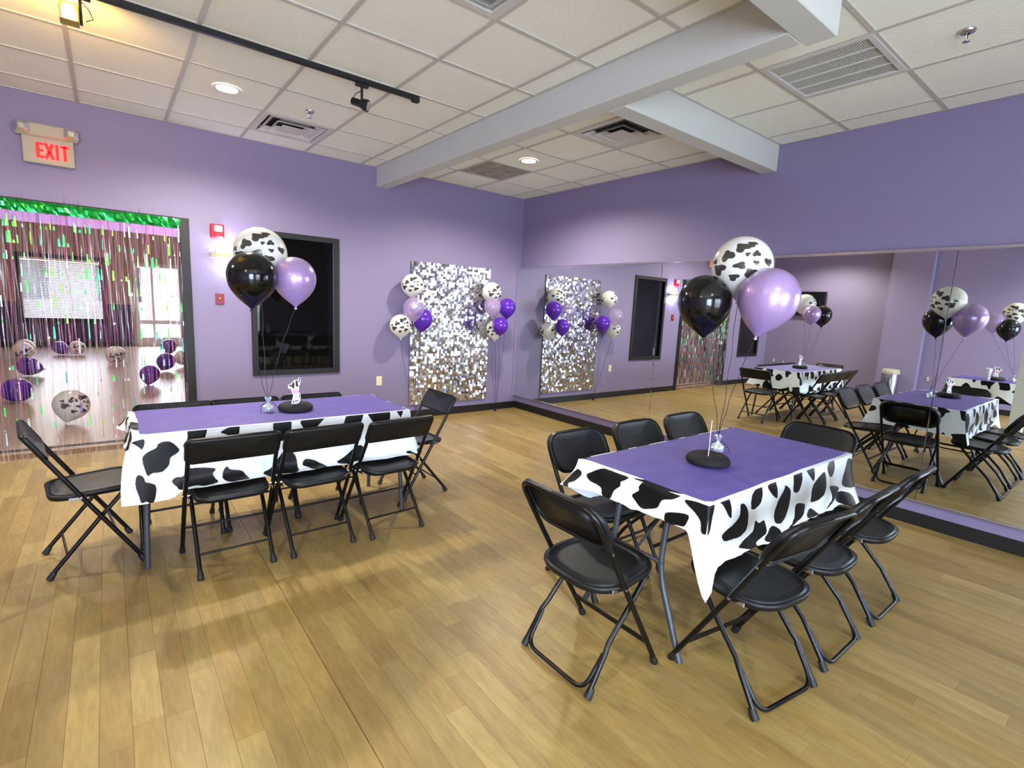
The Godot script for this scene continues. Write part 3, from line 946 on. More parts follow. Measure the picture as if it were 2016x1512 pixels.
# ---------------------------------------------------------------- things on the ceiling
func build_ceiling_things() -> void:
	downlight(Vector3(-3.953, H, 1.286), "glowing recessed downlight near the black track rail", 5.2)
	downlight(Vector3(-1.194, H, 1.528), "glowing recessed downlight between the beams and the mirror wall", 5.0)
	downlight(Vector3(-6.7, H, 1.4), "unseen recessed downlight above the wall screen end of the room", 5.0)  # out of view, continues the row of the visible pair
	downlight(Vector3(-6.5, H, 5.6), "unseen recessed downlight nearest the window behind the camera", 6.0)  # out of view, placed to light the left of the camera end
	downlight(Vector3(-3.6, H, 6.9), "unseen recessed downlight behind the camera end of the room", 1.6)  # out of view, placed to light the floor near the camera
	# track rail and its heads
	var t := thing("track_rail", "long black lighting track fixed under the ceiling tiles", "track", Vector3(-4.85, H, 2.2))
	part("rail", bx(Vector3(-2.0, -0.03, -0.018), Vector3(2.0, 0.0, 0.018), 0.003), M.black_paint, t)
	part("end_cap", bx(Vector3(1.965, -0.045, -0.021), Vector3(2.02, 0.0, 0.021), 0.004), M.black_paint, t)
	var s := thing("track_spotlight", "unlit black spotlight head hanging near the end of the track", "spotlight", Vector3(-3.27, H - 0.03, 2.2))
	part("adapter", bx(Vector3(-0.045, -0.025, -0.014), Vector3(0.045, 0.0, 0.014), 0.004), M.black_paint, s)
	var st := new_st()
	tube(st, [Vector3(0.0, -0.02, 0), Vector3(0.0, -0.12, 0)], 0.009)
	part("stem", st, M.black_paint, s)
	var ax := Vector3(0.75, -0.25, 0.6).normalized()
	var hc := Vector3(0.0, -0.135, 0)
	st = new_st()
	tube(st, [hc - ax * 0.075, hc - ax * 0.07, hc - ax * 0.01, hc + ax * 0.015, hc + ax * 0.045], [0.018, 0.024, 0.026, 0.038, 0.04], 16)
	part("head", st, M.black_paint, s)
	st = new_st()
	disc(st, hc + ax * 0.0465, ax, 0.031)
	part("lens", st, M.lens, s)
	st = new_st()
	tube(st, [Vector3(-0.003, -0.05, 0), Vector3(-0.035, -0.07, -0.02), Vector3(-0.05, -0.1, -0.03), hc - ax * 0.06], 0.003, 6)
	part("cable", st, M.black_paint, s)
	s = thing("track_spotlight", "lit warm spotlight head glowing on the track near the exit sign", "spotlight", Vector3(-4.775, H - 0.03, 2.2))
	part("adapter", bx(Vector3(-0.045, -0.025, -0.014), Vector3(0.045, 0.0, 0.014), 0.004), M.black_paint, s)
	st = new_st()
	tube(st, [Vector3(0.0, -0.02, 0), Vector3(0.0, -0.15, 0)], 0.007)
	part("stem", st, M.black_paint, s)
	st = new_st()
	tube(st, [Vector3(0.0, -0.03, 0), Vector3(0.035, -0.07, 0.01), Vector3(0.05, -0.11, 0.01), Vector3(0.02, -0.125, 0)], 0.0025, 6)
	part("cable", st, M.black_paint, s)
	st = new_st()
	box(st, Vector3(-0.085, -0.155, -0.04), Vector3(-0.008, -0.15, 0.04), 0.002)
	box(st, Vector3(-0.085, -0.075, -0.04), Vector3(-0.008, -0.07, 0.04), 0.002)
	box(st, Vector3(-0.012, -0.155, -0.04), Vector3(-0.008, -0.07, 0.04), 0.001)
	part("head", st, M.brass, s)
	st = new_st()
	box(st, Vector3(-0.075, -0.145, -0.03), Vector3(-0.02, -0.08, 0.03), 0.01)
	part("bulb", st, M.lamp_warm, s)
	omni(s, Vector3(-0.047, -0.11, 0.0), rgb(255, 190, 90), 0.55, 0.03)
	# sprinklers
	sprinkler(Vector3(-3.342, H, 1.266), "small sprinkler head beside the open black air vent by the track")
	sprinkler(Vector3(-1.169, H, 5.042), "sprinkler head beyond the return grille over the mirrors")
	# air vents
	vent(Vector3(-3.331, H, 0.682), "square air vent with dark louvres near the purple back wall", true)
	vent(Vector3(-1.184, H, 2.754), "square air vent with dark louvres tucked between the two beams", true)
	vent(Vector3(-3.331, H, 3.732), "white stepped square air vent at the top of the picture", false)
	t = thing("return_grille", "square return air grille with ribbed panels beside the mirror wall beam", "grille", Vector3(-1.184, H, 4.416))
	var fr := new_st()
	for e in [[-0.3, -0.265, -0.3, 0.3], [0.265, 0.3, -0.3, 0.3], [-0.265, 0.265, -0.3, -0.265], [-0.265, 0.265, 0.265, 0.3]]:
		box(fr, Vector3(e[0], -0.004, e[2]), Vector3(e[1], 0.02, e[3]), 0.002)
	part("frame", fr, M.vent_white, t)
	part("back", bx(Vector3(-0.265, 0.02, -0.265), Vector3(0.265, 0.03, 0.265)), M.grille, t)
	for k in 3:
		part("bar", bx(Vector3(-0.137 + k * 0.133, -0.002, -0.265), Vector3(-0.129 + k * 0.133, 0.02, 0.265)), M.vent_white, t)
	for k in 48:
		var lv := new_st()
		box(lv, Vector3(-0.265, -0.007, -0.001), Vector3(0.265, 0.007, 0.001), 0.0, Transform3D(Basis(Vector3.RIGHT, 0.7), Vector3(0, 0.01, -0.258 + k * 0.011)))
		part("slat", lv, M.grille, t)

func downlight(at: Vector3, label: String, e: float) -> void:
	var t := thing("recessed_downlight", label, "downlight", at, 0.0, "recessed downlights")
	var st := new_st()
	lathe(st, [Vector2(0.072, -0.002), Vector2(0.09, -0.008), Vector2(0.095, -0.003), Vector2(0.095, 0.006)], 28)
	part("trim_ring", st, M.white, t)
	st = new_st()
	disc(st, Vector3(0, -0.003, 0), Vector3.DOWN, 0.073, 24)
	part("lens", st, M.lamp_white, t)
	spot(t, Vector3(0, -0.012, 0), Vector3.DOWN, 78, rgb(255, 247, 230), e, 0.07)

func sprinkler(at: Vector3, label: String) -> void:
	var t := thing("sprinkler_head", label, "sprinkler", at, 0.0, "ceiling sprinklers")
	var st := new_st()
	lathe(st, [Vector2(0.012, -0.012), Vector2(0.03, -0.008), Vector2(0.036, 0.0), Vector2(0.036, 0.008)], 20)
	part("rosette", st, M.steel, t)
	st = new_st()
	for s in [-1, 1]:
		tube(st, [Vector3(s * 0.012, -0.01, 0), Vector3(s * 0.014, -0.03, 0), Vector3(0, -0.045, 0)], 0.003, 6)
	part("yoke", st, M.steel, t)
	st = new_st()
	lathe(st, [Vector2(0, -0.05), Vector2(0.016, -0.05), Vector2(0.017, -0.047), Vector2(0, -0.045)], 16)
	part("deflector", st, M.steel, t)

func vent(at: Vector3, label: String, open: bool) -> void:
	var t := thing("ceiling_vent", label, "air vent", at, 0.0, "ceiling air vents")
	var fr := new_st()
	for e in [[-0.3, -0.25, -0.3, 0.3], [0.25, 0.3, -0.3, 0.3], [-0.25, 0.25, -0.3, -0.25], [-0.25, 0.25, 0.25, 0.3]]:
		box(fr, Vector3(e[0], -0.003, e[2]), Vector3(e[1], 0.012, e[3]), 0.002)
	part("frame", fr, M.vent_white, t)
	part("duct", bx(Vector3(-0.25, 0.045, -0.25), Vector3(0.25, 0.05, 0.25)), M.vent_shade if open else M.vent_white, t)  # in open vents a black plate stands in for the duct's shade
	# nested sloping square louvres
	for s in ([[0.235, 0.185, 0.03, -0.006], [0.165, 0.115, 0.03, -0.012]] if open else [[0.245, 0.2, 0.012, -0.012], [0.185, 0.145, 0.01, -0.014], [0.13, 0.09, 0.008, -0.016]]):
		var lv := new_st()
		var A := []
		var B := []
		var C := []
		var D := []
		for c in [[-1, -1], [1, -1], [1, 1], [-1, 1]]:
			var o: float = s[1] if open else s[0]
			var i: float = s[0] if open else s[1]
			A.append(Vector3(c[0] * o, s[2], c[1] * o))
			B.append(Vector3(c[0] * i, s[3], c[1] * i))
			C.append(Vector3(c[0] * i, s[3] + 0.003, c[1] * i))
			D.append(Vector3(c[0] * (o - 0.004), s[2] + 0.002, c[1] * (o - 0.004)))
		for k in 4:
			var q := (k + 1) % 4
			lv.set_smooth_group(-1)
			quad(lv, A[k], A[q], B[q], B[k], Vector3(0, 1, 0))
			quad(lv, D[k], D[q], C[q], C[k], Vector3(0, -1, 0))
			quad(lv, B[k], B[q], C[q], C[k], Vector3(0, 0, 0))
		part("louvre", lv, M.vent_white, t)
	var w := 0.1 if open else 0.075
	part("centre_plate", bx(Vector3(-w, -0.014, -w), Vector3(w, -0.01, w), 0.002), M.vent_white, t)

# ---------------------------------------------------------------- tables with cloth and paper
func build_tables() -> void:
	var wall_l := "cow print plastic tablecloth hanging deep over the table near the dark window"
	var near_l := "cow print plastic tablecloth with a long drooping corner on the table by the mirrors"
	table(Rect2(-4.685, 2.055, 1.555, 0.675), false, 0.03, "folding table near the dark window wall, hidden under cow print cloth", wall_l, "purple paper runner on the table near the dark window",
		{"front": [0, 0.36], "right": [3, 0.27], "back": [3, 0.25], "left": [3, 0.09]}, [0.1, 0.34, 0.31, 0.25], [[0.415, 0.2], [0.875, 0.2], [1.345, 0.2]], [])
	table(Rect2(-2.91, 4.165, 1.5, 0.72), false, 0.15, "folding table by the mirrors with curved legs under cow print cloth", near_l, "purple paper runner on the table by the mirrors",
		{"front": [1, 0.27], "right": [3, 0.24], "back": [3, 0.24], "left": [2, 0.125]}, [0.14, 0.36, 0.3, 0.25], [], [])
	table(Rect2(-6.1, 3.95, 0.74, 1.5), true, 0.1, "folding table behind the pale post, seen only in the mirror", "cow print plastic tablecloth on the table behind the pale post", "purple paper runner on the table behind the pale post",
		{"front": [3, 0.27], "right": [3, 0.3], "back": [3, 0.25], "left": [3, 0.25]}, [0.3, 0.3, 0.3, 0.3], [], [])
	# centrepieces
	centrepiece(Vector3(-3.81, 0.756, 2.44), 15.0, "near the dark window")
	centrepiece(Vector3(-2.385, 0.756, 4.56), 29.0, "by the mirrors")
	centrepiece(Vector3(-5.68, 0.756, 4.44), 80.0, "behind the pale post")
	var t := thing("paper_cup", "white cow print cup on the table behind the pale post", "cup", Vector3(-5.56, 0.756, 4.36))
	var st := new_st()
	lathe(st, [Vector2(0, 0.0), Vector2(0.035, 0.0), Vector2(0.045, 0.17), Vector2(0.048, 0.175), Vector2(0.043, 0.172), Vector2(0.034, 0.01)], 24, Transform3D(), true)
	part("body", st, M.cow_balloon, t)
	weight(Vector3(-3.973, 0.756, 2.42), M.foil_white, true, "on the table near the dark window", 0.0)
	weight(Vector3(-2.125, 0.756, 4.46), M.foil_white, true, "on the table by the mirrors", 70.0)
	weight(Vector3(-5.75, 0.756, 4.62), M.foil_white, true, "on the table behind the pale post", 30.0)
	weight(Vector3(-0.43, 0.0, 0.1), M.foil_purple, false, "on the floor in the mirror corner", 20.0)
	weight(Vector3(-1.69, 0.0, 0.1), M.foil_purple, false, "on the floor behind the end chair, under the sequin panel", 80.0)

func table(r: Rect2, lengthwise_z: bool, flare: float, label: String, cloth_label: String, paper_label: String, sides: Dictionary, corners: Array, lifts: Array, _x: Array) -> void:
	var y := 0.75
	var c := Vector3(r.position.x + r.size.x / 2.0, 0, r.position.y + r.size.y / 2.0)
	var t := thing("folding_table", label, "table", c, 90.0 if lengthwise_z else 0.0, "party tables")
	var L: float = (r.size.y if lengthwise_z else r.size.x) / 2.0
	var W: float = (r.size.x if lengthwise_z else r.size.y) / 2.0
	part("tabletop", bx(Vector3(-L + 0.004, y - 0.045, -W + 0.004), Vector3(L - 0.004, y - 0.002, W - 0.004), 0.008), M.table_top, t)
	for s in [-1, 1]:
		for w in [-1, 1]:
			var st := new_st()
			var zf: float = w * (W - 0.035 if flare < 0.1 else W - 0.075)
			var zt: float = zf - w * flare
			var xf: float = s * (L - 0.03)
			tube(st, fillet([Vector3(xf, 0.004, zf), Vector3(xf - s * 0.01, 0.36, zt), Vector3(xf - s * 0.05, y - 0.05, zt)], 0.1), 0.014, 10)
			part("leg", st, M.table_leg, t)
		var bar := new_st()
		tube(bar, [Vector3(s * (L - 0.045), 0.4, -W + 0.06 + flare), Vector3(s * (L - 0.045), 0.4, W - 0.06 - flare)], 0.01, 8)
		tube(bar, [Vector3(s * (L - 0.06), 0.42, 0), Vector3(s * (L - 0.45), y - 0.05, 0)], 0.007, 6)
		part("brace", bar, M.table_leg, t)
	cloth(r, y, cloth_label, sides, corners, lifts)
	# paper: lies on the cloth, its edge just turning down
	var p := new_st()
	p.set_smooth_group(1)
	var nx := 24
	var nz := 16
	var grid := []
	for i in nx + 1:
		var row := []
		for j in nz + 1:
			var u := float(i) / nx
			var v := float(j) / nz
			var yy := y + 0.0042 + 0.0006 * sin(u * 23.0) * sin(v * 9.0 + u * 5.0)
			var x := lerpf(r.position.x - 0.004, r.end.x - 0.008, u)
			var z := lerpf(r.position.y + 0.012, r.end.y + 0.005, v)
			if v > 0.97: yy -= 0.006
			if u < 0.03: yy -= 0.006
			row.append(Vector3(x, yy, z))
		grid.append(row)
	for i in nx:
		for j in nz:
			quad(p, grid[i][j], grid[i + 1][j], grid[i + 1][j + 1], grid[i][j + 1], grid[i][j] - Vector3(0, 1, 0))
	tag(part(numbered("paper_runner"), p, M.paper, self), paper_label, "table paper", "purple table papers")

func cloth(r: Rect2, y: float, label: String, sides: Dictionary, corners: Array, lifts: Array) -> void:
	# corners: drop at back-left, front-left, front-right, back-right
	var st := new_st()
	st.set_smooth_group(1)
	var f := FastNoiseLite.new()
	f.seed = int(r.position.x * -100)
	f.frequency = 3.2
	var e := 0.003
	var bl := Vector3(r.position.x - e, y + 0.0015, r.position.y - e)
	var fl := Vector3(r.position.x - e, y + 0.0015, r.end.y + e)
	var fr := Vector3(r.end.x + e, y + 0.0015, r.end.y + e)
	var br := Vector3(r.end.x + e, y + 0.0015, r.position.y - e)
	uvquad(st, bl, br, fr, fl, Rect2(0.1, 0.77, 0.7, 0.2), Vector3(0, -5, 0))
	for job in [["front", fl, fr, Vector3(0, 0, 1), corners[1], corners[2]], ["right", fr, br, Vector3(1, 0, 0), corners[2], corners[3]], ["back", br, bl, Vector3(0, 0, -1), corners[3], corners[0]], ["left", bl, fl, Vector3(-1, 0, 0), corners[0], corners[1]]]:
		var a: Vector3 = job[1]
		var b: Vector3 = job[2]
		var out: Vector3 = job[3]
		var band: int = sides[job[0]][0]
		var drop: float = sides[job[0]][1]
		var len: float = a.distance_to(b)
		var along := (b - a) / len
		var n := 56
		var m := 9
		var g := []
		for i in n + 1:
			var s := len * i / n
			var ea := clampf(1.0 - s / (0.075 if job[4] > drop + 0.08 else 0.14), 0, 1)
			var eb := clampf(1.0 - (len - s) / (0.075 if job[5] > drop + 0.08 else 0.14), 0, 1)
			ea = ea * ea * (3.0 - 2.0 * ea)
			eb = eb * eb * (3.0 - 2.0 * eb)
			var d: float = drop + (job[4] - drop) * ea + (job[5] - drop) * eb
			var rest := 0.0
			if job[0] == "front":
				for l in lifts:
					rest = maxf(rest, clampf((l[1] + 0.06 - absf(s - l[0])) / 0.05, 0, 1))
			var ec := maxf(ea, eb)
			d += 0.008 * f.get_noise_2d(s * 2.0, band * 7.0) * (1.0 - ec)
			var col := []
			for j in m + 1:
				var v := float(j) / m
				var fold := f.get_noise_2d(s * 1.3 + out.x * 9.0, v * 0.25 + out.z * 5.0)
				var push := 0.006 + v * (0.016 + 0.024 * fold) + v * v * 0.045 * (ea + eb)
				# the side strips lean out along the edge at the corners so that neighbours meet
				var lean := v * v * 0.045 * (eb - ea) + v * 0.016 * (eb - ea)
				push = lerpf(push, v * 0.016 + v * v * 0.045, ec)
				if j == 0:
					push = 0.0
				var over := maxf(0.0, d * v - 0.288) * rest
				col.append([a + along * (s + lean) + out * (push + over) + Vector3(0, -d * v + over * 0.97 - (0.002 if j > 0 else 0.0), 0), Vector2((s + 0.08) / 2.0 + lean * 0.4, band * 0.25 + (d * v + 0.01) / 2.0)])
			g.append(col)
		for i in n:
			for j in m:
				var q := [g[i][j], g[i + 1][j], g[i + 1][j + 1], g[i][j + 1]]
				for k in [0, 1, 2, 0, 2, 3]:
					st.set_uv(q[k][1])
					st.add_vertex(q[k][0])
	tag(part(numbered("tablecloth"), st, M.cow_cloth, self), label, "tablecloth", "cow print tablecloths")

func uvquad(st: SurfaceTool, a: Vector3, b: Vector3, c: Vector3, d: Vector3, uv: Rect2, _mid: Vector3) -> void:
	var p := [[a, uv.position], [b, Vector2(uv.end.x, uv.position.y)], [c, uv.end], [d, Vector2(uv.position.x, uv.end.y)]]
	for k in [0, 1, 2, 0, 2, 3]:
		st.set_uv(p[k][1])
		st.add_vertex(p[k][0])

func centrepiece(at: Vector3, turn: float, where: String) -> void:
	var t := thing("honeycomb_centrepiece", "black honeycomb tissue dome with a cow cutout on the table " + where, "centrepiece", at, turn, "table centrepieces")
	var st := new_st()
	st.set_smooth_group(1)
	var segs := 96
	var prof := []
	for k in 11:
		var a := lerpf(-0.35, PI / 2, k / 10.0)
		prof.append(Vector2(0.058 + 0.047 * cos(a), 0.018 + 0.034 * sin(a)) if k < 10 else Vector2(0.004, 0.04))
	for k in 10:
		for s in segs:
			var P := []
			for e in [[k, s], [k, s + 1], [k + 1, s + 1], [k + 1, s]]:
				var a: float = TAU * e[1] / segs
				var rr: float = prof[e[0]].x + (0.0022 if e[1] % 2 == 0 else -0.0022) * (1.0 if e[0] < 10 else 0.0)
				P.append(Vector3(rr * sin(a), prof[e[0]].y + 0.0, rr * cos(a)))
			quad(st, P[0], P[1], P[2], P[3], Vector3(0, 0.02, 0))
	part("tissue_dome", st, M.tissue, t)
	var K := 0.00025
	var tf := Transform3D(Basis(), Vector3(0, 0.046, 0.0))
	var outline := []
	for p in [[-110, -40], [60, -20], [120, 40], [140, 120], [138, 190], [110, 270], [64, 300], [104, 350], [96, 440], [120, 480], [145, 560], [138, 660], [108, 678], [74, 620], [30, 622], [-30, 610], [-80, 570], [-140, 520], [-185, 515], [-205, 465], [-180, 405], [-130, 395], [-108, 350], [-95, 275], [-60, 235], [-72, 180], [-92, 90]]:
		outline.append(Vector2(p[0], p[1]) * K)
	var cst := new_st()
	prism(cst, round_poly(outline, 3), -0.0015, 0.0015, tf)
	var card := part("cow_cutout", cst, M.card, t)
	var ink := new_st()
	for pts in [[[-100, 500], [-70, 560], [-36, 550], [-30, 450], [-60, 390], [-90, 430]], [[10, 590], [36, 608], [64, 570], [62, 530], [80, 450], [30, 440], [8, 500]], [[-190, 500], [-130, 505], [-100, 470], [-125, 450], [-170, 480]], [[112, 660], [134, 650], [110, 560], [84, 540], [92, 590]],
			[[10, 190], [24, 200], [18, 160], [4, 140]], [[100, 210], [118, 200], [112, 120], [98, 130]], [[-80, 56], [-60, 66], [-36, 44], [-56, 22], [-76, 30]], [[-8, 70], [14, 78], [32, 58], [14, 36], [-6, 46]], [[42, 82], [62, 84], [76, 66], [60, 48], [44, 58]]]:
		var q := []
		for p in pts:
			q.append(Vector2(p[0], p[1]) * K)
		var rp := round_poly(q, 3)
		prism(ink, rp, 0.0014, 0.0019, tf)
		prism(ink, rp, -0.0019, -0.0014, tf)
	part("black_print", ink, M.card_black, card)
	var pk := new_st()
	var el := []
	for k in 20:
		var a := TAU * k / 20
		el.append(Vector2(-2 + 92 * cos(a), 312 + 66 * sin(a)) * K)
	prism(pk, PackedVector2Array(el), 0.0014, 0.0021, tf)
	prism(pk, PackedVector2Array(el), -0.0021, -0.0014, tf)
	part("pink_muzzle", pk, M.card_pink, card)

func weight(at: Vector3, m: Material, big: bool, where: String, turn: float) -> void:
	var kind := "crinkled white foil balloon weight" if big else "small purple foil balloon weight"
	var t := thing("balloon_weight", kind + " " + where, "balloon weight", at, turn, "balloon weights")
	var s := 1.0 if big else 0.62
	var st := new_st()
	var prof := [Vector2(0.0, 0.0), Vector2(0.028, 0.002), Vector2(0.031, 0.02), Vector2(0.026, 0.034), Vector2(0.012, 0.05), Vector2(0.006, 0.06), Vector2(0.014, 0.08), Vector2(0.019, 0.092)]
	var rings := []
	for k in prof.size():
		var ring := []
		for i in 14:
			var a := TAU * i / 14
			var rr: float = prof[k].x * (1.0 + (0.24 if i % 2 == 0 else -0.1) * (0.4 if k < 3 else 1.0) + rng.randf_range(-0.12, 0.12)) * s
			ring.append(Vector3(rr * sin(a), (prof[k].y + (rng.randf_range(-0.006, 0.006) if k > 5 else 0.0)) * s, rr * cos(a)))
		rings.append(ring)
	loft(st, rings, false, false)
	part("foil_wrap", st, m, t)
	var cu := new_st()
	for c in (3 if big else 2):
		var pts := []
		var dir := Vector3(cos(c * 2.3 + 0.4), 0, sin(c * 2.3 + 0.4))
		for i in 22:
			var u := i / 21.0
			var a := u * 9.0 + c
			pts.append((Vector3(0, 0.056, 0) + dir * (0.012 + u * 0.055) + Vector3(0, 0.02 * sin(u * PI) - 0.05 * u, 0) + Vector3(-dir.z * cos(a), sin(a) * 0.6, dir.x * cos(a)) * 0.013 * u) * s)
		tube(cu, pts, 0.0019 * (1.0 if big else 0.9), 5)
	part("curled_ribbon", cu, M.ribbon_black if big else M.ribbon, t)

# ---------------------------------------------------------------- chairs
func rings_of(outline: Array, levels: Array, f: Callable) -> Array:
	# outline shrunk and set at each level [scale, height]
	var out := []
	for l in levels:
		var ring := []
		for p in outline:
			ring.append(f.call(p * l[0], l[1]))
		out.append(ring)
	return out

func make_chair(label: String, boxy: bool) -> Node3D:
	# faces +x; origin on the floor at the middle of its feet
	var t := thing("folding_chair", label, "chair")
	var fz := 0.222 if boxy else 0.215
	var rz := 0.178 if boxy else 0.193
	var tube_r := 0.0115
	var top := Vector3(-0.262, 0.79, 0)
	var line := func(y: float) -> float: return 0.2 + (top.x - 0.2) * y / 0.79
	# seat: a dished plate with rolled edge
	var seat_out := []
	if boxy:
		for p in rrect(0.40, 0.40, 0.09, 6):
			seat_out.append(p * Vector2(1.0, 0.93 if p.x < 0 else 1.0))
	else:
		for k in 40:
			var a := TAU * k / 40
			var cx := cos(a)
			var sy := sin(a)
			var ex := 0.62 if cx > 0 else 0.78
			seat_out.append(Vector2(signf(cx) * pow(absf(cx), ex) * 0.205, signf(sy) * pow(absf(sy), 0.66) * (0.205 if cx > 0 else 0.212)))
	var place := func(p: Vector2, h: float) -> Vector3:
		var q := Vector3(p.x + 0.022, 0.432 + (p.x + 0.2) * 0.045, p.y)
		var dish := 0.010 * (1.0 - clampf(p.length() / 0.2, 0, 1))
		return q + Vector3(0, h - dish - 0.05 * p.y * p.y, 0)
	var st := new_st()
	loft(st, rings_of(seat_out, [[0.9, -0.03], [0.97, -0.028], [1.0, -0.012], [0.995, -0.003], [0.97, 0.0], [0.9, 0.001], [0.7, 0.0], [0.4, 0.0], [0.12, 0.0]], place))
	part("seat", st, M.chair, t)
	# backrest
	var tilt := atan2(-top.x + 0.2, 0.79)
	var bw := 0.452 if boxy else 0.462
	var bh := 0.165 if boxy else 0.238
	var bc := 0.703 if boxy else 0.69
	var back_out := rrect(bw, bh, 0.035 if boxy else 0.09, 6)
	if not boxy:
		for k in back_out.size():
			if back_out[k].y < 0:   # squarer lower corners
				back_out[k] = Vector2(back_out[k].x * 1.0, back_out[k].y)
	var bb := Basis(Vector3(0, 0, 1), tilt)
	var bplace := func(p: Vector2, h: float) -> Vector3:
		var bend := 0.32 * (p.x * p.x) - 0.012
		var q := Vector3(h + bend, p.y, p.x)
		return Vector3(line.call(bc), bc, 0) + bb * q
	st = new_st()
	if boxy:
		loft(st, rings_of(back_out, [[0.2, -0.012], [0.9, -0.013], [0.985, -0.010], [1.0, 0.0], [0.99, 0.011], [0.95, 0.0135], [0.86, 0.012], [0.2, 0.011]], bplace))
	else:
		loft(st, rings_of(back_out, [[0.2, 0.014], [0.84, 0.012], [0.90, 0.006], [0.965, 0.002], [1.0, 0.010], [0.99, 0.022], [0.95, 0.0255], [0.88, 0.022], [0.6, 0.019], [0.2, 0.018]], bplace))
	part("backrest", st, M.chair, t)
	# front legs run up into the backrest
	for s in [-1, 1]:
		st = new_st()
		var pts := []
		if boxy:
			pts = [Vector3(0.198, 0.012, s * fz), Vector3(line.call(0.4), 0.4, s * (fz - 0.004)), Vector3(line.call(0.6), 0.6, s * (fz - 0.012)), Vector3(line.call(0.76), 0.76, s * (fz - 0.014))]
		else:
			pts = fillet([Vector3(0.198, 0.012, s * fz), Vector3(line.call(0.4), 0.4, s * fz), Vector3(line.call(0.62), 0.62, s * fz), Vector3(line.call(0.787), 0.787, s * (fz - 0.006)), Vector3(line.call(0.79) - 0.004, 0.79, 0)], 0.085, 7)
		tube(st, pts, tube_r, 10)
		var leg := part("leg", st, M.chair_tube, t)
		foot(leg, Vector3(0.2, 0, s * fz), Vector3(line.call(0.05), 0.05, s * fz))
		st = new_st()
		tube(st, [Vector3(line.call(0.425) - 0.004, 0.425, s * (fz - 0.028)), Vector3(line.call(0.425) - 0.004, 0.425, s * (fz + 0.0135))], 0.0055, 8)
		part("bolt", st, M.steel, leg)
		if not boxy:
			st = new_st()
			tube(st, [Vector3(line.call(0.6), 0.6, s * (fz - 0.01)), Vector3(line.call(0.6), 0.6, s * (fz + 0.0125))], 0.005, 8)
			part("bolt", st, M.steel, leg)
			# rear legs
		st = new_st()
		if boxy:
			tube(st, [Vector3(-0.198, 0.012, s * rz), Vector3(0.025, 0.286, s * rz), Vector3(0.135, 0.412, s * rz)], tube_r * 0.95, 10)
		else:
			tube(st, [Vector3(-0.198, 0.012, s * rz), Vector3(-0.105, 0.155, s * (rz - 0.004)), Vector3(-0.08, 0.185, s * (rz - 0.012)), Vector3(0.03, 0.30, s * (rz - 0.012)), Vector3(0.12, 0.405, s * (rz - 0.012))], tube_r * 0.95, 10)
		leg = part("leg", st, M.chair_tube, t)
		foot(leg, Vector3(-0.2, 0, s * rz), Vector3(-0.165, 0.055, s * rz))
	# stretchers
	st = new_st()
	if boxy:
		tube(st, [Vector3(-0.12, 0.11, -rz), Vector3(-0.12, 0.11, rz)], 0.006, 8)
		part("stretcher", st, M.chair_tube, t)
		st = new_st()
		tube(st, [Vector3(line.call(0.19), 0.19, -fz), Vector3(line.call(0.19), 0.19, fz)], 0.006, 8)
		part("stretcher", st, M.chair_tube, t)
	else:
		tube(st, fillet([Vector3(-0.108, 0.15, -rz + 0.012), Vector3(-0.2, 0.022, -rz + 0.022), Vector3(-0.2, 0.022, rz - 0.022), Vector3(-0.108, 0.15, rz - 0.012)], 0.06, 6), 0.009, 8)
		part("stretcher", st, M.chair_tube, t)
		part("stretcher", bx(Vector3(line.call(0.13) - 0.004, 0.118, -fz), Vector3(line.call(0.13) + 0.004, 0.142, fz), 0.003), M.chair_tube, t)
	# hinge brackets below the seat
	for s in [-1, 1]:
		part("hinge_bracket", bx(Vector3(-0.1, 0.405, s * (fz - 0.02) - 0.003), Vector3(-0.03, 0.424, s * (fz - 0.02) + 0.003), 0.002), M.steel, t)
	return t

func foot(leg: Node3D, at: Vector3, towards: Vector3) -> void:
	var st := new_st()
	var d := (towards - at).normalized()
	tube(st, [at + Vector3(0, 0.003, 0), at + d * 0.012, at + d * 0.04, at + d * 0.045], [0.0155, 0.0165, 0.0145, 0.0125], 10)
	part("foot_cap", st, M.rubber, leg)

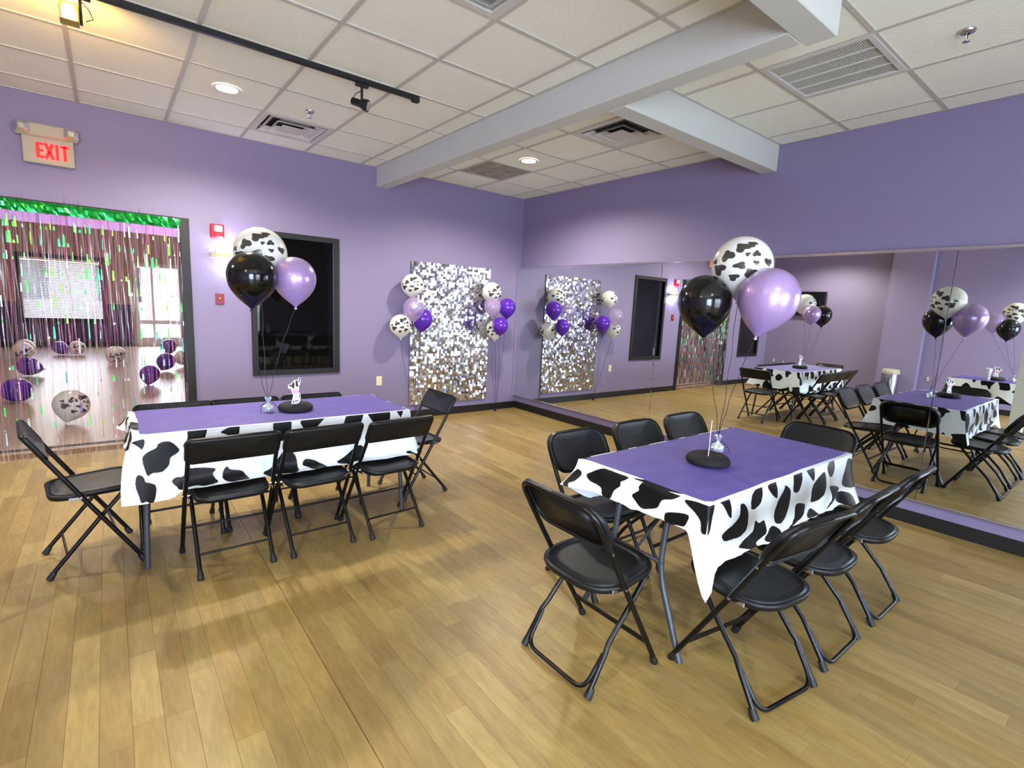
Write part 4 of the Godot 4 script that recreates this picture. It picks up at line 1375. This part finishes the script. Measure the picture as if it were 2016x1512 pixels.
func build_chairs() -> void:
	var A := make_chair("", true)
	var B := make_chair("", false)
	var first := [true, true]
	var w := "black folding chair with square back "
	var r := "black folding chair with rounded back "
	for c in [
		[0, -4.885, 2.37, 6.7, w + "alone at the end by the foil curtain", "chairs at the table near the window"],
		[0, -4.265, 2.78, 90.0, w + "at the long side, nearest the foil curtain end", "chairs at the table near the window"],
		[0, -3.81, 2.79, 92.0, w + "carrying a small white sticker, middle of its row", "chairs at the table near the window"],
		[0, -3.345, 2.805, 93.0, w + "in its row, nearest the sequin panel", "chairs at the table near the window"],
		[0, -4.44, 2.24, -90.0, w + "on the wall side, nearest the doorway frame", "chairs at the table near the window"],
		[0, -4.03, 2.24, -90.0, w + "on the wall side under the black balloon", "chairs at the table near the window"],
		[0, -3.575, 2.24, -90.0, w + "on the wall side behind the cow cutout", "chairs at the table near the window"],
		[0, -2.87, 2.31, 180.0, w + "at the table end in front of the sequin panel", "chairs at the table near the window"],
		[1, -3.165, 4.53, 0.0, r + "alone at the near end of the mirror table", "chairs at the table by the mirrors"],
		[1, -2.697, 4.996, 81.7, r + "beside the long drooping tablecloth corner", "chairs at the table by the mirrors"],
		[1, -2.2, 5.01, 90.0, r + "middle of the open floor row at the mirror table", "chairs at the table by the mirrors"],
		[1, -1.63, 5.015, 90.0, r + "last of the open floor row, closest to the mirror", "chairs at the table by the mirrors"],
		[1, -2.63, 4.09, -90.0, r + "first of three on the far side", "chairs at the table by the mirrors"],
		[1, -2.08, 4.09, -90.0, r + "middle of three on the far side", "chairs at the table by the mirrors"],
		[1, -1.545, 4.09, -90.0, r + "last of three on the far side, by the mirrors", "chairs at the table by the mirrors"],
		[1, -1.23, 4.56, 180.0, r + "at the table end with its back to the mirrors", "chairs at the table by the mirrors"]]:
		var o: Node3D = [A, B][c[0]]
		if not first[c[0]]:
			o = o.duplicate()
			o.name = numbered("folding_chair")
			add_child(o)
		first[c[0]] = false
		o.position = Vector3(c[1], 0, c[2])
		o.rotation_degrees.y = c[3]
		tag(o, c[4], "chair", c[5])
		if c[1] == -3.81:
			part("sticker", bx(Vector3(-0.003, -0.012, -0.022), Vector3(0, 0.012, 0.022)), M.white, o).transform = Transform3D(Basis(Vector3(0, 0, 1), atan2(0.462, 0.79)), Vector3(-0.244, 0.735, 0.02))

# ---------------------------------------------------------------- balloons
func balloon(mid: Vector3, d: float, m: Material, tie: Vector3, label: String, group: String, lean := Vector3.ZERO, face := 0.0, lying := false, ribbon: Material = null) -> void:
	var R := d / 2.0
	var is_cow: bool = m == M.cow_balloon
	var low := 1.22 if is_cow else 1.42
	var prof := []
	for k in 25:
		if k <= 12:
			var a := PI / 2 * (12 - k) / 12.0
			prof.append(Vector2(R * cos(a), R * sin(a)))
		else:
			var s := (k - 12) / 12.0
			prof.append(Vector2(maxf(R * (1.0 - pow(s, 2.2)), 0.006), -low * R * s))
	var up := (Vector3.UP + lean).normalized()
	var side := up.cross(Vector3(0, 0, 1)).normalized() if absf(up.z) < 0.9 else Vector3.RIGHT
	var tilt := Basis(side, up, side.cross(up)).orthonormalized() if not lean.is_zero_approx() else Basis()
	var t := thing("balloon", label, "balloon", mid, 0.0, group)
	var st := new_st()
	var shift := up * (low - 1.0) * 0.5 * R
	lathe(st, prof, 36, Transform3D(tilt * Basis(Vector3.UP, deg_to_rad(face) + PI), shift), true)
	part("body", st, m, t)
	var nk := shift - up * (low * R)
	st = new_st()
	tube(st, [nk + up * 0.006, nk - up * 0.004, nk - up * 0.009, nk - up * 0.016], [0.007, 0.0055, 0.009, 0.008], 10)
	part("neck", st, m, t)
	if lying:
		return
	# ribbon down to its weight
	var a := nk - up * 0.006
	var b := tie - mid
	st = new_st()
	var pts := []
	var sway := Vector3(rng.randf_range(-1, 1), 0, rng.randf_range(-1, 1)) * 0.025
	for k in 13:
		var u := k / 12.0
		pts.append(a.lerp(b, u) + sway * sin(u * PI) + Vector3(sin(u * 21.0 + mid.x * 9.0), 0, cos(u * 17.0)) * 0.003)
	tube(st, pts, 0.0017, 5)
	part("ribbon", st, ribbon if ribbon else M.ribbon, t)

func build_balloons() -> void:
	var g := "balloons over the table near the window"
	var w := Vector3(-3.973, 0.81, 2.42)
	balloon(Vector3(-4.075, 1.576, 2.56), 0.272, M.balloon_black, w, "glossy black balloon over the table near the dark window", g, Vector3(0.04, 0, -0.03))
	balloon(Vector3(-3.975, 1.74, 2.33), 0.31, M.cow_balloon, w, "white cow print balloon over the table near the dark window", g, Vector3(0, 0, -0.06), -15)
	balloon(Vector3(-3.822, 1.585, 2.51), 0.252, M.balloon_pearl, w, "pearly lilac balloon over the table near the dark window", g, Vector3(-0.02, 0, 0))
	g = "balloons over the table by the mirrors"
	w = Vector3(-2.125, 0.84, 4.46)
	balloon(Vector3(-2.276, 1.545, 4.386), 0.27, M.balloon_black, w, "glossy black balloon over the table by the mirrors", g, Vector3(-0.06, 0, -0.04), 0, false, M.ribbon_black)
	balloon(Vector3(-2.114, 1.75, 4.48), 0.3, M.cow_balloon, w, "white cow print balloon over the table by the mirrors", g, Vector3(0.05, 0, 0.0), -62, false, M.ribbon_black)
	balloon(Vector3(-2.17, 1.575, 4.66), 0.284, M.balloon_pearl, w, "pearly lilac balloon over the table by the mirrors", g, Vector3(0.14, 0, 0.14), 0, false, M.ribbon_black)
	g = "balloons to the wall side of the sequin panel"
	w = Vector3(-1.69, 0.035, 0.1)
	balloon(Vector3(-1.818, 1.686, 0.171), 0.27, M.cow_balloon, w, "topmost cow print balloon beside the sequin panel on the dark window side", g, Vector3.ZERO, -25)
	balloon(Vector3(-1.963, 1.196, 0.17), 0.268, M.cow_balloon, w, "lower cow print balloon against the purple wall, dark window side of the panel", g, Vector3(0, 0, 0), 165)
	balloon(Vector3(-1.86, 1.405, 0.30), 0.25, M.balloon_clear, w, "translucent lilac balloon between cow print balloons, dark window side of the panel", g)
	balloon(Vector3(-1.685, 1.275, 0.19), 0.25, M.balloon_purple, w, "deep purple balloon overlapping the sequin panel, dark window side", g, Vector3(0.12, 0, 0))
	g = "balloons in the mirror corner"
	w = Vector3(-0.43, 0.035, 0.1)
	balloon(Vector3(-0.629, 1.664, 0.174), 0.27, M.cow_balloon, w, "topmost cow print balloon in the mirror corner", g, Vector3.ZERO, 10)
	balloon(Vector3(-0.724, 1.47, 0.342), 0.225, M.balloon_clear, w, "translucent lilac balloon in the mirror corner cluster", g)
	balloon(Vector3(-0.463, 1.465, 0.314), 0.236, M.balloon_purple, w, "upper deep purple balloon in the mirror corner", g)
	balloon(Vector3(-0.605, 1.225, 0.37), 0.212, M.balloon_purple, w, "lower deep purple balloon in the mirror corner", g)
	balloon(Vector3(-0.53, 1.16, 0.15), 0.255, M.cow_balloon, w, "lower cow print balloon half hidden in the mirror corner", g, Vector3.ZERO, 140)
	g = "balloons over the table behind the post"
	w = Vector3(-5.75, 0.84, 4.62)
	balloon(Vector3(-5.7, 1.50, 4.47), 0.27, M.balloon_black, w, "glossy black balloon over the table behind the pale post", g)
	balloon(Vector3(-5.82, 1.74, 4.50), 0.3, M.cow_balloon, w, "white cow print balloon over the table behind the pale post", g, Vector3.ZERO, 90)
	balloon(Vector3(-5.7, 1.60, 4.30), 0.26, M.balloon_clear, w, "translucent lilac balloon over the table behind the pale post", g)
	# loose balloons on the lobby floor, seen through the fringe
	g = "loose balloons on the lobby floor"
	for b in [[-5.741, -2.933, 0.3, 1, Vector3(0.95, 0.1, 0.3), "purple balloon on its side, nearest the foil fringe at its edge"], [-5.8, -5.431, 0.3, 1, Vector3(-0.8, 0.3, 0.4), "purple balloon behind the nearest lobby balloon, under the blinds"],
			[-5.132, -1.381, 0.33, 0, Vector3(0.3, 1.0, -0.3), "cow print balloon lying closest to the doorway fringe"], [-6.11, -7.74, 0.33, 0, Vector3(0.2, 0.9, 0.3), "cow print balloon by the far lobby panel, one of two together"],
			[-6.14, -8.5, 0.33, 0, Vector3(-0.3, 0.8, 0.2), "cow print balloon touching the dark lobby panel, hindmost of two"], [-4.693, -6.762, 0.33, 0, Vector3(0.5, 0.8, 0.1), "cow print balloon alone between lobby window and glass door"],
			[-5.339, -8.64, 0.29, 0, Vector3(0.6, 0.7, -0.2), "cow print balloon beside a purple one under the blinds"], [-5.6, -8.75, 0.27, 1, Vector3(-0.6, 0.7, 0.2), "purple balloon beside a cow print one under the blinds"],
			[-4.29, -3.899, 0.27, 1, Vector3(0.2, 0.9, -0.3), "dark purple balloon alone before the glass door"], [-3.962, -5.508, 0.3, 1, Vector3(0.4, 0.7, -0.5), "purple balloon touching a cow print one near the glass door"],
			[-3.686, -8.419, 0.32, 1, Vector3(0.1, 0.9, 0.4), "purple balloon in the light of the glass door"], [-3.62, -6.131, 0.3, 0, Vector3(-0.4, 0.8, 0.3), "cow print balloon beside purple ones near the black door frame"]]:
		var up: Vector3 = b[4].normalized()
		var R: float = b[2] / 2.0
		balloon(Vector3(b[0], R * 0.99 + 0.003 + 0.2 * R * absf(up.y) * 0.5, b[1] - R * 0.3), b[2], M.balloon_purple if b[3] == 1 else M.cow_balloon, Vector3.ZERO, b[5], g, up - Vector3.UP, 30, true)
